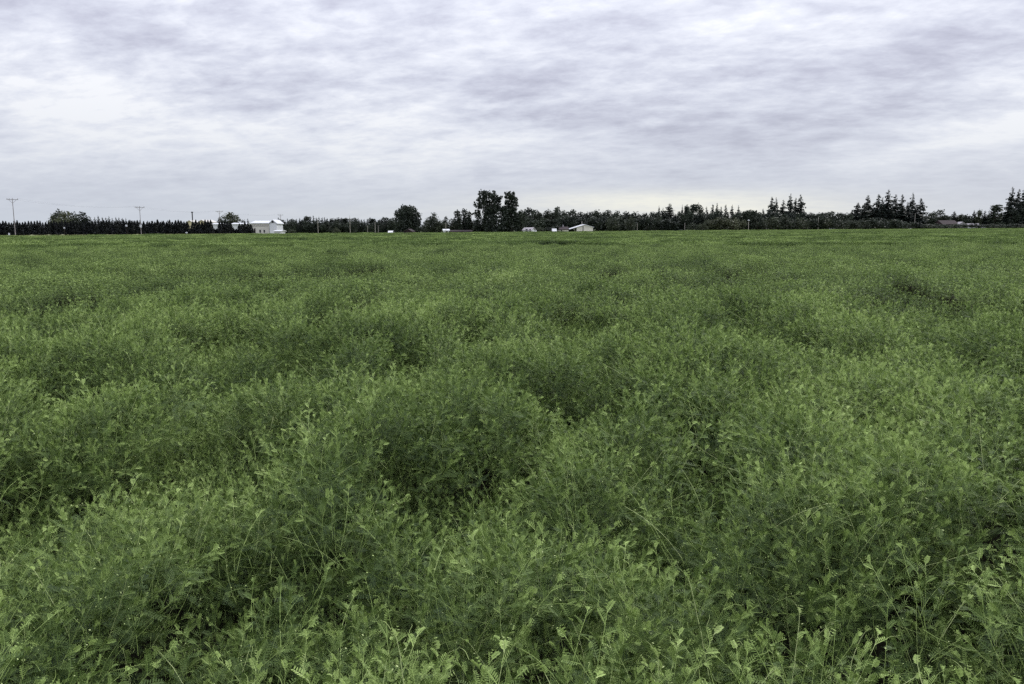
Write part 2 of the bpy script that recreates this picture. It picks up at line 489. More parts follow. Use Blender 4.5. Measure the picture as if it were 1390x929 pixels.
def sprig(rng, L=0.26, nleaf=9, kind=0, simple=False, ll=0.0125, lw=0.0015, origin=None, lean=None):
    V, Fc, T = [], [], []
    curve = rng.uniform(0.1, 0.5) if kind != 1 else rng.uniform(0.7, 1.3)
    a0 = rng.uniform(0, 6.28); c = np.array((math.cos(a0), math.sin(a0), 0))
    n = 7
    pts = []
    p = np.zeros(3) if origin is None else np.array(origin, float)
    dd = np.array((0, 0, 1.0)) if lean is None else np.array(lean, float)
    wob = rng.uniform(0, 6.28)
    for i in range(n + 1):
        pts.append(p.copy())
        zig = np.array((math.cos(wob + i * 2.4), math.sin(wob + i * 2.4), 0)) * 0.16
        dd = dd + c * curve / n * 1.2 + zig * 0.5; dd /= np.linalg.norm(dd)
        p = p + dd * L / n
    st = 0.62 if kind != 2 else 0.84
    ribbon(V, Fc, T, pts, 0.0011 if kind != 2 else 0.0016, st)
    for i in range(nleaf):
        t = 0.18 + 0.80 * i / max(1, nleaf - 1)
        q = t * n; k = min(n - 1, int(q)); fr = q - k
        base = pts[k] * (1 - fr) + pts[k + 1] * fr
        sd = pts[k + 1] - pts[k]; sd /= np.linalg.norm(sd)
        a = i * 2.6 + rng.uniform(-0.5, 0.5) + wob
        out = np.array((math.cos(a), math.sin(a), 0)); out = out - sd * np.dot(out, sd); out /= np.linalg.norm(out) + 1e-9
        young = t ** 3
        d = out * (1 - 0.55 * young) + sd * (0.35 + 0.9 * young)
        Lf = rng.uniform(0.052, 0.085) * (1 - 0.62 * young)
        tone = 0.04 + 0.20 * t + 0.30 * young + rng.uniform(-0.07, 0.09)  # older leaves darker, young tips paler, spread widened to paint in canopy shade
        if simple:
            pinnate(V, Fc, T, base, d, np.array((0, 0, 1.0)), Lf, 4, ll * 1.5, lw * 2.1, tone, rng, simple=True)
        else:
            pr = int(rng.integers(6, 9)); pinnate(V, Fc, T, base, d, np.array((0, 0, 1.0)) * 0.9 + sd * 0.3, Lf, pr, ll * (1 - 0.3 * young), lw, tone, rng, fold=0.2 + 0.5 * young)
            if rng.random() < 0.25:
                tendril(V, Fc, T, base + d * Lf * 0.9, d, 0.035, 0.62, rng)
    # folded young tip and small pale flecks
    tip = pts[-1]
    for i in range(3):
        a = rng.uniform(0, 6.28); d = dd + np.array((math.cos(a), math.sin(a), 0.3)) * 0.38
        pinnate(V, Fc, T, tip, d, np.array((math.cos(a), math.sin(a), 0.2)), 0.026, 3, ll * 0.55, lw * 0.75, 0.60 + rng.uniform(-.1, .12), rng, fold=0.9, simple=True)
    if kind == 2 or rng.random() < 0.35:
        for i in range(2):
            k = rng.integers(3, n); b0 = pts[k]; a = rng.uniform(0, 6.28)
            d = np.array((math.cos(a), math.sin(a), 0.7)); d /= np.linalg.norm(d)
            e1 = b0 + d * 0.010; e2 = b0 + d * 0.019; s = np.cross(d, (0, 0, 1)); s /= np.linalg.norm(s); b = len(V)
            V += [e1, (e1 + e2) / 2 + s * 0.0026, e2, (e1 + e2) / 2 - s * 0.0026]; T += [0.80] * 4
            Fc.append((b, b + 1, b + 2, b + 3))
    return V, Fc, T


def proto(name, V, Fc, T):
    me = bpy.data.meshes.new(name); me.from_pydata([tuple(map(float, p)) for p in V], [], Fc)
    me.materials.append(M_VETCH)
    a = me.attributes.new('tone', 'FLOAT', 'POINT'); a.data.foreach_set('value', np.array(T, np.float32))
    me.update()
    o = bpy.data.objects.new(name, me); PC.objects.link(o)
    return o


PC = bpy.data.collections.new('vetch_shoots')      # holds the shoots the crop is grown from; not linked to the scene
rg = np.random.default_rng(3)
N1, N2, N3 = 22, 8, 6
for i in range(N1):
    kind = 0 if i < 12 else (1 if i < 18 else 2)
    L = {0: rg.uniform(.20, .28), 1: rg.uniform(.24, .34), 2: rg.uniform(.26, .34)}[kind]
    nl = {0: int(rg.integers(9, 13)), 1: int(rg.integers(9, 13)), 2: 4}[kind]
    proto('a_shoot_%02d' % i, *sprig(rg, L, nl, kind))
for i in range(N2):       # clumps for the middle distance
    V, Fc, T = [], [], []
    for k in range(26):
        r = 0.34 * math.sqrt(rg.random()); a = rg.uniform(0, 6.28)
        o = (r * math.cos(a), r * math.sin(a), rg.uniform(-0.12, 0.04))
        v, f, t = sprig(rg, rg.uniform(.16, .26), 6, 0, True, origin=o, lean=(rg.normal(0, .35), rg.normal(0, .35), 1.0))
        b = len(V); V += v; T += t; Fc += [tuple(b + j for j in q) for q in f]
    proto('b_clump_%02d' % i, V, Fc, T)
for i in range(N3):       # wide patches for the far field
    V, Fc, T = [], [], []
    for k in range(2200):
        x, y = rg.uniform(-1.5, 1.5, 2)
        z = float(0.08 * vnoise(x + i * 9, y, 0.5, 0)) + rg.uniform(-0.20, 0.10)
        p = np.array((x, y, z)); tn = 0.09 + 0.38 * max(0, (z + 0.15)) / 0.3 + rg.uniform(-.10, .10)  # tone falls with depth: older leaves plus canopy shade put into the colour
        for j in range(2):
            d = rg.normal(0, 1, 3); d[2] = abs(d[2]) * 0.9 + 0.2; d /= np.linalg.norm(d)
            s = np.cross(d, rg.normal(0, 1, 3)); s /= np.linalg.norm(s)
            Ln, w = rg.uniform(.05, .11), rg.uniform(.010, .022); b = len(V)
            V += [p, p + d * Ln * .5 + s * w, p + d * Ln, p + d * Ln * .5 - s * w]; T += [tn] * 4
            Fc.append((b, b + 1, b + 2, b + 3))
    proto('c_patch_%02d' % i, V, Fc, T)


def scatter(y0, y1, dens, half=0.72, margin=2.0, back=False):
    A = (y1 - y0) * 2 * (half * y1 + margin)
    n = int(A * dens)
    y = RNG.uniform(y0, y1, n); x = RNG.uniform(-1, 1, n) * (half * y1 + margin)
    k = (np.abs(x) < half * np.maximum(y, 0) + margin) & inside(x, np.maximum(y, 0.01))
    return x[k], y[k]


PTS, ROT, SCL, IDX = [], [], [], []


def add_pts(x, y, z, tilt, s, idx, gx=None, gy=None):
    n = len(x)
    PTS.append(np.stack([x, y, z], 1))
    ta = RNG.uniform(0, 2 * np.pi, n); tm = np.abs(RNG.normal(0, tilt, n))
    rx, ry = np.cos(ta) * tm, np.sin(ta) * tm
    if gx is not None:
        rx = rx + gy * -1.0; ry = ry + gx * 1.0
    # world lean then spin: XYZ euler with z applied last would turn the lean too, so lean direction is random anyway
    ROT.append(np.stack([rx, ry, np.zeros(n)], 1)); SCL.append(s); IDX.append(idx)


# near crop: single shoots in an upper and a lower layer
for (ya, yb, dn, ms) in ((-1.2, 4.0, 900, 0.98), (4.0, 9.0, 840, 1.05), (9.0, 15.0, 660, 1.18)):
    x, y = scatter(ya, yb, dn)
    if ya < 0:
        far = (np.hypot(x, y) > 0.45); x, y = x[far], y[far]
    h = crop_h(x, y); hd = dip(x, y)
    e = 0.05
    gx = (crop_h(x + e, y) - h) / e; gy = (crop_h(x, y + e) - h) / e
    n = len(x)
    upper = RNG.random(n) < 0.62
    tall = RNG.random(n) < (0.012 if yb < 5 else 0.02)
    dep = np.where(upper, RNG.uniform(0.0, 0.10, n), RNG.uniform(0.10, 0.55, n)) - np.where(tall, RNG.uniform(0.03, 0.09, n), 0)
    s = RNG.uniform(0.60, 1.32, n) * ms
    z = np.maximum(h - dep - 0.19 * s, 0.0)
    # few shoots reach down inside a hollow, it stays open and dark
    keep = RNG.random(n) < (1 - 0.965 * np.clip((hd - 0.06) / 0.26, 0, 1))
    # the plants round a hollow are bare and leggy low down
    keep &= upper | (RNG.random(n) > 0.75 * np.clip((hd - 0.03) / 0.06, 0, 1))
    # shoots stand in small tufts with openings between them
    tuft = vnoise(x, y, 0.17, 2) * 0.65 + vnoise(x, y, 0.42, 0) * 0.35
    keep &= RNG.random(n) < np.clip(1.0 + (tuft + 0.10) * 3.2, 0.10, 1)
    idx = RNG.integers(0, 18, n)
    rr = RNG.random(n)
    idx = np.where(rr < 0.065, RNG.integers(18, 22, n), idx)
    k = keep
    add_pts(x[k], y[k], z[k], 0.66, s[k], idx[k], -np.clip(gx, -1, 1)[k] * 0.5, -np.clip(gy, -1, 1)[k] * 0.5)
# weak shoots creeping over the floor of the hollows
for (ya, yb, dn, ms) in ((-1.2, 9.0, 520, 0.95), (9.0, 15.0, 300, 1.2)):
    x, y = scatter(ya, yb, dn); hd = dip(x, y); k = (hd > 0.08) & (np.hypot(x, y) > .5); x, y = x[k], y[k]; n = len(x)
    add_pts(x, y, RNG.uniform(0.0, 0.16, n) * RNG.random(n), 0.95, RNG.uniform(.6, 1.15, n) * ms, RNG.integers(0, 18, n))
# middle distance
x, y = scatter(15.0, 60.0, 8.5, margin=2.5)
h = crop_h(x, y); hd = dip(x, y); n = len(x)
keep = RNG.random(n) < (1 - 0.62 * np.clip(hd / 0.40, 0, 1))
s = RNG.uniform(0.85, 1.25, n)
PTS.append(np.stack([x, y, np.where(hd > .25, RNG.uniform(0, .8, n), 1.0) * (h - 0.17 * s - RNG.uniform(0, .12, n))], 1)[keep]); ROT.append(np.stack([RNG.normal(0, .1, n), RNG.normal(0, .1, n), RNG.uniform(0, 6.28, n)], 1)[keep])
SCL.append(s[keep]); IDX.append(RNG.integers(N1, N1 + N2, n)[keep])
# far field
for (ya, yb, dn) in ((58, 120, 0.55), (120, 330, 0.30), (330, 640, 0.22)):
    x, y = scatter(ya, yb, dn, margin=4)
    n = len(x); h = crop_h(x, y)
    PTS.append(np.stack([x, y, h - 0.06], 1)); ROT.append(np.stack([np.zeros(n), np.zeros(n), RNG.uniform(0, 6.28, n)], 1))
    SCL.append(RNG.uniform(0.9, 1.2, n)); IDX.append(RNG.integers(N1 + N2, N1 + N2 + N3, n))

P = np.concatenate(PTS).astype(np.float32); Ro = np.concatenate(ROT).astype(np.float32)
S = np.concatenate(SCL).astype(np.float32); I = np.concatenate(IDX).astype(np.int32)
print('crop points', len(P))
pm = bpy.data.meshes.new('vetch_crop'); pm.vertices.add(len(P)); pm.vertices.foreach_set('co', P.ravel())
a = pm.attributes.new('rot', 'FLOAT_VECTOR', 'POINT'); a.data.foreach_set('vector', Ro.ravel())
a = pm.attributes.new('scl', 'FLOAT', 'POINT'); a.data.foreach_set('value', S)
a = pm.attributes.new('idx', 'INT', 'POINT'); a.data.foreach_set('value', I)
pm.materials.append(M_VETCH); pm.update()
crop = link('vetch_crop', pm)
tag(crop, 'dense tangled green vetch crop with feathery leaves covering the whole field', 'crop', kind='stuff')
ng = bpy.data.node_groups.new('grow_vetch', 'GeometryNodeTree')
ng.interface.new_socket('Geometry', in_out='INPUT', socket_type='NodeSocketGeometry')
ng.interface.new_socket('Geometry', in_out='OUTPUT', socket_type='NodeSocketGeometry')
gi, go = ng.nodes.new('NodeGroupInput'), ng.nodes.new('NodeGroupOutput')
iop = ng.nodes.new('GeometryNodeInstanceOnPoints')
ci = ng.nodes.new('GeometryNodeCollectionInfo'); ci.inputs['Collection'].default_value = PC
ci.inputs['Separate Children'].default_value = True; ci.inputs['Reset Children'].default_value = True
mtp = ng.nodes.new('GeometryNodeMeshToPoints')
ng.links.new(gi.outputs[0], mtp.inputs[0]); ng.links.new(mtp.outputs[0], iop.inputs['Points'])
ng.links.new(ci.outputs[0], iop.inputs['Instance']); iop.inputs['Pick Instance'].default_value = True


def attr(nm, dt):
    q = ng.nodes.new('GeometryNodeInputNamedAttribute'); q.data_type = dt; q.inputs['Name'].default_value = nm
    return q.outputs['Attribute']


ng.links.new(attr('idx', 'INT'), iop.inputs['Instance Index'])
ng.links.new(attr('rot', 'FLOAT_VECTOR'), iop.inputs['Rotation'])
ng.links.new(attr('scl', 'FLOAT'), iop.inputs['Scale'])
ng.links.new(iop.outputs[0], go.inputs[0])
md = crop.modifiers.new('grow', 'NODES'); md.node_group = ng

# ------------------------------------------------------------------ ground sheets
def sheet(x0, x1, y0, y1, nx, ny, zf):
    gx = np.linspace(x0, x1, nx + 1); gy = np.linspace(y0, y1, ny + 1)
    v = [(a_, b_, zf(a_, b_)) for b_ in gy for a_ in gx]
    f = [(j * (nx + 1) + i, j * (nx + 1) + i + 1, (j + 1) * (nx + 1) + i + 1, (j + 1) * (nx + 1) + i) for j in range(ny) for i in range(nx)]
    return v, f


v, f = sheet(-6000, 6000, -3000, 9000, 24, 24, lambda a_, b_: -0.004)
tag(link('ground', mesh('ground', v, f, M_LAND)), 'flat pale green grassland under and beyond the crop', kind='structure')
# soil under the crop, cut to the field's outline
poly = [(-60, -40, 0.0), (60, -40, 0.0)] + [(float(x_), float(y_), 0.0) for x_, y_ in list(zip(EX, EY))[::-1]]
tag(link('soil', mesh('soil', poly, [tuple(range(len(poly)))], M_SOIL)), 'dark bare soil beneath the vetch', kind='structure')
# grassy bank along the far edge of the crop
vv, ff = [], []
pxs = np.arange(-180, 1620, 6.0)
prof = [(0.0, 0.0), (1.0, 0.75), (3.0, 0.88), (6.0, 0.50), (9.0, 0.0)]
for i, px in enumerate(pxs):
    D = edge_y(px)
    amp = float(np.interp(px, [-180, 0, 22, 30, 345, 380, 700, 1600], [.4, .4, .5, 1.12, .95, .75, .6, .6]))
    d = ray(px, hz(px)); ux, uy = d.x / d.y, 1.0
    for j, (o, hh) in enumerate(prof):
        Y = D + o
        vv.append((ux * Y, Y, hh * amp * (1 + 0.12 * math.sin(px * 0.31) + 0.1 * random.uniform(-1, 1)) + (0.002 if hh == 0 else 0)))
for i in range(len(pxs) - 1):
    for j in range(len(prof) - 1):
        b = i * len(prof) + j; ff.append((b, b + len(prof), b + len(prof) + 1, b + 1))
bank = link('grass_bank', mesh('grass_bank', vv, ff, M_VERGE))
tag(bank, 'low pale grassy bank along the far edge of the crop', kind='structure')
q = []
for k in range(9000):
    px = random.uniform(-150, 1500); D = edge_y(px) + random.uniform(0.3, 6)
    x = spot(px, D); hgt = random.uniform(.18, .5) * (1.2 if px < 345 else .8)
    z0 = 0.5
    a_ = random.uniform(0, 3.14); w = random.uniform(.1, .3)
    dx, dy = math.cos(a_) * w, math.sin(a_) * w; lx, ly = random.uniform(-.15, .15), random.uniform(-.15, .15)
    q += [(x - dx, D - dy, z0), (x + dx, D + dy, z0), (x + dx * .5 + lx, D + dy * .5 + ly, z0 + hgt), (x - dx * .6 + lx, D - dy * .6 + ly, z0 + hgt * .9)]
tag(link('verge_grass', quadmesh('verge_grass', np.array(q), len(q) // 4, M_VERGE)), 'rough yellowish grass tufts along the far edge of the crop', 'grass', kind='stuff')


# ------------------------------------------------------------------ trees
def rand_quads(rng, C, size, flat=0.0, jit=0.35):
    """irregular leaf clumps: one bent quad at each centre"""
    n = len(C)
    a = rng.normal(0, 1, (n, 3)); a /= np.linalg.norm(a, axis=1)[:, None]
    b = rng.normal(0, 1, (n, 3)); b -= a * (a * b).sum(1)[:, None]; b /= np.linalg.norm(b, axis=1)[:, None]
    if flat:
        a[:, 2] *= (1 - flat); b[:, 2] *= (1 - flat)
    s = size[:, None]
    def j(): return 1 + rng.uniform(-jit, jit, (n, 1))
    c = np.cross(a, b)
    q = np.stack([C - a * s * j(), C - b * s * j() + c * s * .2, C + a * s * j(), C + b * s * j() - c * s * .2], 1)
    return q.reshape(-1, 3)


def crown_pts(rng, lobes, n):
    L = np.array(lobes, float)            # x,y,z,rx,ry,rz
    w = (L[:, 3] * L[:, 4] * L[:, 5]) ** 0.67; w /= w.sum()
    k = rng.choice(len(L), n, p=w)
    d = rng.normal(0, 1, (n, 3)); d /= np.linalg.norm(d, axis=1)[:, None]
    r = rng.random(n) ** 0.42
    r *= 1 + 0.10 * rng.normal(0, 1, n)
    return L[k, :3] + d * r[:, None] * L[k, 3:6]


def trunk_mesh(rng, h, r, limbs=5, spread=.25, top=.8, name='trunk'):
    g = Geo()
    g.tube([(0, 0, 0), (rng.normal(0, .006), 0, h * .35), (rng.normal(0, .012), rng.normal(0, .01), h * top)], [r, r * .75, r * .25], 6)
    for i in range(limbs):
        z = h * rng.uniform(.25, .6); a = i * 2.4 + rng.uniform(-.4, .4); s = spread * rng.uniform(.6, 1)
        g.tube([(0, 0, z), (math.cos(a) * s * .5, math.sin(a) * s * .5, z + h * .12), (math.cos(a) * s, math.sin(a) * s, z + h * .26)], [r * .45, r * .3, r * .1], 5)
    return g.me(name, M_BARK)


def broad_proto(seed, n=2000, size=.034, wide=.36, low=.03, style='round', mat=None):
    """unit height broadleaf tree: lobed crown built of many leaf clumps"""
    rng = np.random.default_rng(seed)
    lobes = []
    if style == 'round':
        for i in range(20):
            a = rng.uniform(0, 6.28); z = rng.uniform(low + .10, .84); k = math.sin(math.pi * min(1, max(0, (z - low) / (1.06 - low)))) ** .6
            rr = wide * k * rng.uniform(.3, .75)
            s = rng.uniform(.13, .21) * (1.1 if z < .6 else .85)
            lobes.append((rr * math.cos(a), rr * math.sin(a), z, s, s, s * .85))
        lobes.append((0, 0, .50, wide * .85, wide * .85, .40)); lobes.append((0, 0, .78, wide * .5, wide * .5, .18))
    elif style == 'tall':
        for i in range(14):
            a = rng.uniform(0, 6.28); z = rng.uniform(low + .1, .93); rr = wide * .5 * rng.uniform(.2, 1) * (1.1 - .5 * z)
            s = rng.uniform(.07, .13)
            lobes.append((rr * math.cos(a), rr * math.sin(a), z, s * .8, s * .8, s * 1.3))
        lobes.append((0, 0, .45, wide * .45, wide * .45, .36))
    else:          # bush
        for i in range(11):
            a = rng.uniform(0, 6.28); rr = wide * rng.uniform(.1, .85); s = rng.uniform(.16, .26)
            z = (.80 - rr * .6) * rng.uniform(.6, 1)
            lobes.append((rr * math.cos(a), rr * math.sin(a), z, s, s, s))
        lobes.append((0, 0, .36, wide * .85, wide * .85, .34))
    C = crown_pts(rng, lobes, n)
    C = C[C[:, 2] > 0.02]
    C[:, 2] *= 1.0 / np.percentile(C[:, 2], 99.3)
    q = rand_quads(rng, C, rng.uniform(.5, 1.15, len(C)) * size)
    return quadmesh('crown', q, len(q) // 4, mat or M_LEAF_D), trunk_mesh(rng, 1, .028, 5, wide * .6)


def fir_proto(seed, rad=.17, low=.08, whorls=30, sparse=0.0, lean=0.0, mat=None):
    rng = np.random.default_rng(seed)
    Q = []
    for w in range(whorls):
        t = w / (whorls - 1); z = low + (0.985 - low) * t ** .92
        R0 = rad * (1 - z) ** .78 * (1 if z > low + .12 else .8) + .006
        lump = 1 + .28 * math.sin(w * 1.9 + seed)
        nb = 5 + int(4 * (1 - t))
        for i in range(nb):
            if rng.random() < sparse: continue
            a = rng.uniform(0, 6.28); L = R0 * rng.uniform(.55, 1.25) * lump
            dirv = np.array((math.cos(a), math.sin(a), 0)); sd = np.array((-math.sin(a), math.cos(a), 0))
            droop = rng.uniform(.1, .55) * (1 - t * .7); k = max(2, int(L / .022))
            for s in range(k):
                u0, u1 = s / k, (s + 1.35) / k
                p0 = dirv * L * u0; p1 = dirv * L * u1
                z0 = z - droop * L * u0 ** 1.3; z1 = z - droop * L * u1 ** 1.3
                wd = (.030 + .034 * (1 - u0)) * rng.uniform(.6, 1.3) * (.40 + .60 * (1 - t)) + .005
                hg = rng.uniform(.012, .032) * (.5 + (1 - t))
                c = np.array((lean * z * z, 0, 0))
                Q += [c + p0 + (0, 0, z0), c + (p0 + p1) / 2 + sd * wd + (0, 0, (z0 + z1) / 2 - hg), c + p1 + (0, 0, z1 - .2 * hg), c + (p0 + p1) / 2 - sd * wd + (0, 0, (z0 + z1) / 2 - hg)]
                if rng.random() < .7:        # hanging spray
                    Q += [c + p0 + (0, 0, z0), c + p1 + (0, 0, z1), c + p1 * .95 + (0, 0, z1 - hg * 2.2), c + (p0 + p1) / 2 + (0, 0, z0 - hg * 2.6)]
    Q = np.array(Q)
    g = Geo().tube([(0, 0, 0), (lean * .25, 0, .5), (lean, 0, 1.0)], [.016, .010, .0018], 6)
    return quadmesh('crown', Q, len(Q) // 4, mat or M_FIR), g.me('trunk', M_BARK)


def arb_proto(seed, n=900):
    """narrow flame shaped arborvitae, branched to the ground"""
    rng = np.random.default_rng(seed)
    z = rng.random(n) ** 1.15
    prof = np.minimum(1, (1 - z) ** .75 * 1.25) * np.minimum(1, .72 + z * 1.6)
    a = rng.uniform(0, 6.28, n); r = .185 * prof * (rng.random(n) ** .3) * (1 + .15 * np.sin(a * 3 + z * 14 + seed))
    C = np.stack([r * np.cos(a), r * np.sin(a), z * .97 + .01], 1)
    q = rand_quads(rng, C, rng.uniform(.026, .050, n) * (1.15 - .6 * z))
    q[:, 2] += 0
    spike = []
    for i in range(10):
        x, y = rng.normal(0, .006, 2); t = rng.uniform(.9, 1.0)
        spike += [(x - .008, y, t - .09), (x + .008, y, t - .09), (x * .3 + .002, y, t), (x * .3 - .002, y, t)]
    q = np.concatenate([q, np.array(spike)])
    g = Geo().tube([(0, 0, 0), (0, 0, .85)], [.03, .006], 6)
    return quadmesh('crown', q, len(q) // 4, M_ARB), g.me('trunk', M_BARK)


BROAD = [broad_proto(20 + i, 2000, .036, .34 + .03 * (i % 3)) for i in range(6)]
BROADM = [(lambda c: (c[0], c[1]))(broad_proto(40 + i, 1400, mat=M_LEAF_M)) for i in range(4)]
BROADO = [broad_proto(50 + i, 1300, .034, mat=M_LEAF_O) for i in range(3)]
TALL = [broad_proto(60 + i, 1200, .026, .26, .06, 'tall') for i in range(4)]
TALLM = [broad_proto(65 + i, 1000, .024, .26, .06, 'tall', M_LEAF_M) for i in range(2)]
BUSHD = [broad_proto(70 + i, 900, .045, .5, .02, 'bush') for i in range(3)]
BUSHM = [broad_proto(74 + i, 900, .042, .5, .02, 'bush', M_LEAF_M) for i in range(3)]
BUSHO = [broad_proto(78 + i, 900, .042, .5, .02, 'bush', M_LEAF_O) for i in range(3)]
FIR = [fir_proto(80 + i, .17 + .02 * (i % 3), .06, 30, .10) for i in range(5)]
FIRS = [fir_proto(90 + i, .17, .10, 28, .24) for i in range(3)]
SPRUCE = [fir_proto(100 + i, .20, .02, 26, .05) for i in range(4)]
ARB = [arb_proto(110 + i) for i in range(6)]
LEANER = [fir_proto(120, .19, .05, 28, .2, .035)]
CAT = {}
for nm, L_, natural in (('broadleaf_tree', BROAD + BROADM + BROADO, .80), ('slender_tree', TALL + TALLM, .42), ('bush', BUSHD + BUSHM + BUSHO, 1.25),
                        ('fir_tree', FIR + FIRS + LEANER, .36), ('spruce_tree', SPRUCE, .40), ('arborvitae', ARB, .38)):
    for p_ in L_:
        co = np.zeros(len(p_[0].vertices) * 3, np.float32); p_[0].vertices.foreach_get('co', co); co = co.reshape(-1, 3)
        lo, hi = np.percentile(co[:, 0], 1.0), np.percentile(co[:, 0], 99.0)
        CAT[p_[0].name] = (nm, float(hi - lo) * (0.66 if nm == 'fir_tree' else 0.76 if natural < .45 else .90), float(np.percentile(co[:, 2], 96 if nm == 'arborvitae' else 98)))
UNIT = {}


def tree(protos, px, top, w, Y, label, group=None, cat=None, name=None):
    """px centre column, top row, width in photo pixels, depth Y; one thing with trunk and crown"""
    pr = protos[random.randrange(len(protos))] if isinstance(protos, list) else protos
    nm, wid, ht = CAT[pr[0].name]
    x = spot(px, Y); h = zat(px, top, Y)
    ww = w / F * Y / math.cos(PITCH) / wid
    key = pr[0].name
    rz = random.uniform(0, 6.28)
    if key not in UNIT:
        e_ = bpy.data.objects.new(name or nm, None); COL.objects.link(e_); e_.empty_display_size = .5
        c_ = link('crown', pr[0], e_); t_ = link('trunk', pr[1], e_)
        UNIT[key] = (e_, c_, t_)
    else:
        e0, c0, t0 = UNIT[key]
        e_ = e0.copy(); e_.name = name or nm; COL.objects.link(e_)
        for k in list(e_.keys()): del e_[k]
        c_ = c0.copy(); COL.objects.link(c_); c_.parent = e_
        t_ = t0.copy(); COL.objects.link(t_); t_.parent = e_
    e_.location = (x, Y, 0); e_.rotation_euler = (0, 0, rz); e_.scale = (ww, ww, h / ht)
    tag(e_, label, cat or {'fir_tree': 'fir tree', 'spruce_tree': 'spruce tree', 'arborvitae': 'arborvitae', 'bush': 'bush'}.get(nm, 'tree'), group)
    return e_


U = random.uniform
# --- arborvitae hedge along the left end of the far edge
px = -36.0
while px < 344:
    D = edge_y(px) + 9 + U(-.4, .4)
    seg = ('dark narrow arborvitae in the hedge row before the tall pole nearest its end', 'arborvitae at the hedge end before the first pole') if px < 19 else \
          ('dark narrow arborvitae in the hedge row between the two tall utility poles', 'arborvitae in the hedge between the two poles') if px < 190 else \
          ('dark narrow arborvitae in the hedge row between second pole and yellow silo', 'arborvitae in the hedge between pole and silo') if px < 257 else \
          ('dark narrow arborvitae in the hedge row screening the white shed roof', 'arborvitae in the hedge before the shed') if px < 319 else \
          ('dark narrow arborvitae in the last hedge stretch before the white barn', 'arborvitae in the hedge beside the white barn')
    top = np.interp(px, [-36, 60, 180, 260, 300, 325, 338, 344], [302.5, 302, 301.5, 301, 301.5, 303, 305, 308]) + U(-1.8, 1.5)
    gap = any(abs(px - g) < 3.1 for g in (258, 293.5, 318))
    if gap: top = 311 + U(-.6, .6)
    tree(ARB, px, top, U(6.0, 7.6), D, ('low stub of arborvitae in a gap of the dark hedge row' if gap else seg[0]), ('low arborvitae in the hedge gaps' if gap else seg[1]))
    px += U(3.4, 4.5)
# low dark filler under the hedge tops: the plants' own bases overlap there
# --- spruces beyond the hedge
px = 119.0
while px < 262:
    tree(SPRUCE, px, np.interp(px, [119, 135, 150, 175, 200, 262], [296.5, 296, 296, 298, 302, 302]) + U(-1.5, 1.5), U(6, 9), U(300, 330),
         'distant dark tree showing its tip above the arborvitae hedge', 'distant trees above the hedge')
    px += U(4.0, 5.6)
for px, top, w, pr, lb in ((74, 293, 13, BROADO, 'olive broadleaf tree at the low end of the clump behind the hedge'), (82, 288.5, 15, BROADM, 'tallest olive broadleaf tree of the clump behind the hedge'),
                           (93, 288.5, 15, BROADO, 'broad olive tree in the middle of the clump behind the hedge'), (103, 291, 13, BROADM, 'greenish tree just before the dark end tree of the clump'),
                           (116, 289.5, 10, TALL, 'dark rounded tree ending the clump behind the hedge'), (79, 297, 18, BUSHO, 'pale olive bush under the clump behind the hedge')):
    tree(pr, px, top, w, 262 + U(-5, 5), lb)
tree(BROADO, 315, 290.5, 21, 300, 'light olive round tree rising behind the hedge near the white barn')
tree(BROAD, 299, 298, 12, 296, 'small dark tree behind the hedge beside a utility pole')
tree(BROAD, 307, 299, 10, 290, 'small dark tree against the light olive round tree')
tree(SPRUCE, 337, 298, 7, 290, 'small dark spruce just before the white barn roof')
tree(BROAD, 330, 301, 9, 295, 'low dark tree behind the hedge gap by the white shed')
tree(SPRUCE, 378.5, 297, 7, 268, 'dark spruce growing against the gable end of the white barn')
# --- windbreak between barn and round tree
px = 384.0
while px < 537:
    t = np.interp(px, [384, 400, 412, 420, 438, 447, 460, 475, 490, 503, 512, 520, 537], [299, 298, 297, 295, 295, 299, 297.5, 296.5, 298, 297.5, 300, 297, 297])
    tree(SPRUCE + TALL + SPRUCE, px, t + U(-1, 1.6), U(6, 10), U(335, 350), 'dark evergreen in the dense windbreak between white barn and round tree', 'evergreens of the windbreak')
    px += U(3.2, 4.4)
px = 386.0
while px < 540:
    tree(BROAD + BUSHD, px, 302 + U(-1.5, 2), U(10, 14), U(322, 332), 'low dark broadleaf tree filling the foot of the windbreak', 'low trees at the foot of the windbreak')
    px += U(7, 9)
tree(BUSHO, 456, 310, 9, 300, 'small olive bush before the middle of the windbreak')
tree(BUSHM, 396, 312, 9, 290, 'small grey green bush near the windbreak end by the barn')
# --- round tree and neighbours
for px, top, w, pr, lb in ((589, 291.5, 14, BROADM, 'mid green tree with a knobbed top beside the large round tree'), (580, 299, 13, BUSHM, 'low green bushy tree directly beside the large round tree'),
                           (598, 300, 14, BUSHM, 'low bushy tree between knobbed tree and thin poplar'), (604.5, 295.5, 5, TALL, 'thin dark poplar above the small white house'),
                           (613, 299, 15, BROADM, 'mid green tree right beside the thin poplar'), (623.5, 287.5, 9, TALL, 'first dark spire of three slender trees'),
                           (631, 286, 8, TALL, 'tallest middle spire of three slender trees'), (638, 289, 8, TALL, 'last spire of the three slender trees, nearest the giant tree'),
                           (618, 304, 18, BUSHM, 'dull green bush below the three slender trees'), (644, 301, 16, BROAD, 'low dark tree under the giant tree spur'),
                           (633, 303, 20, BUSHD, 'dark bush at the foot of the slender trees'), (654, 299, 18, BROAD, 'dark tree against the giant tree trunk'), (600, 306, 16, BUSHD, 'dark bush behind the small white house')):
    tree(pr, px, top, w, 292 + U(-5, 8), lb)


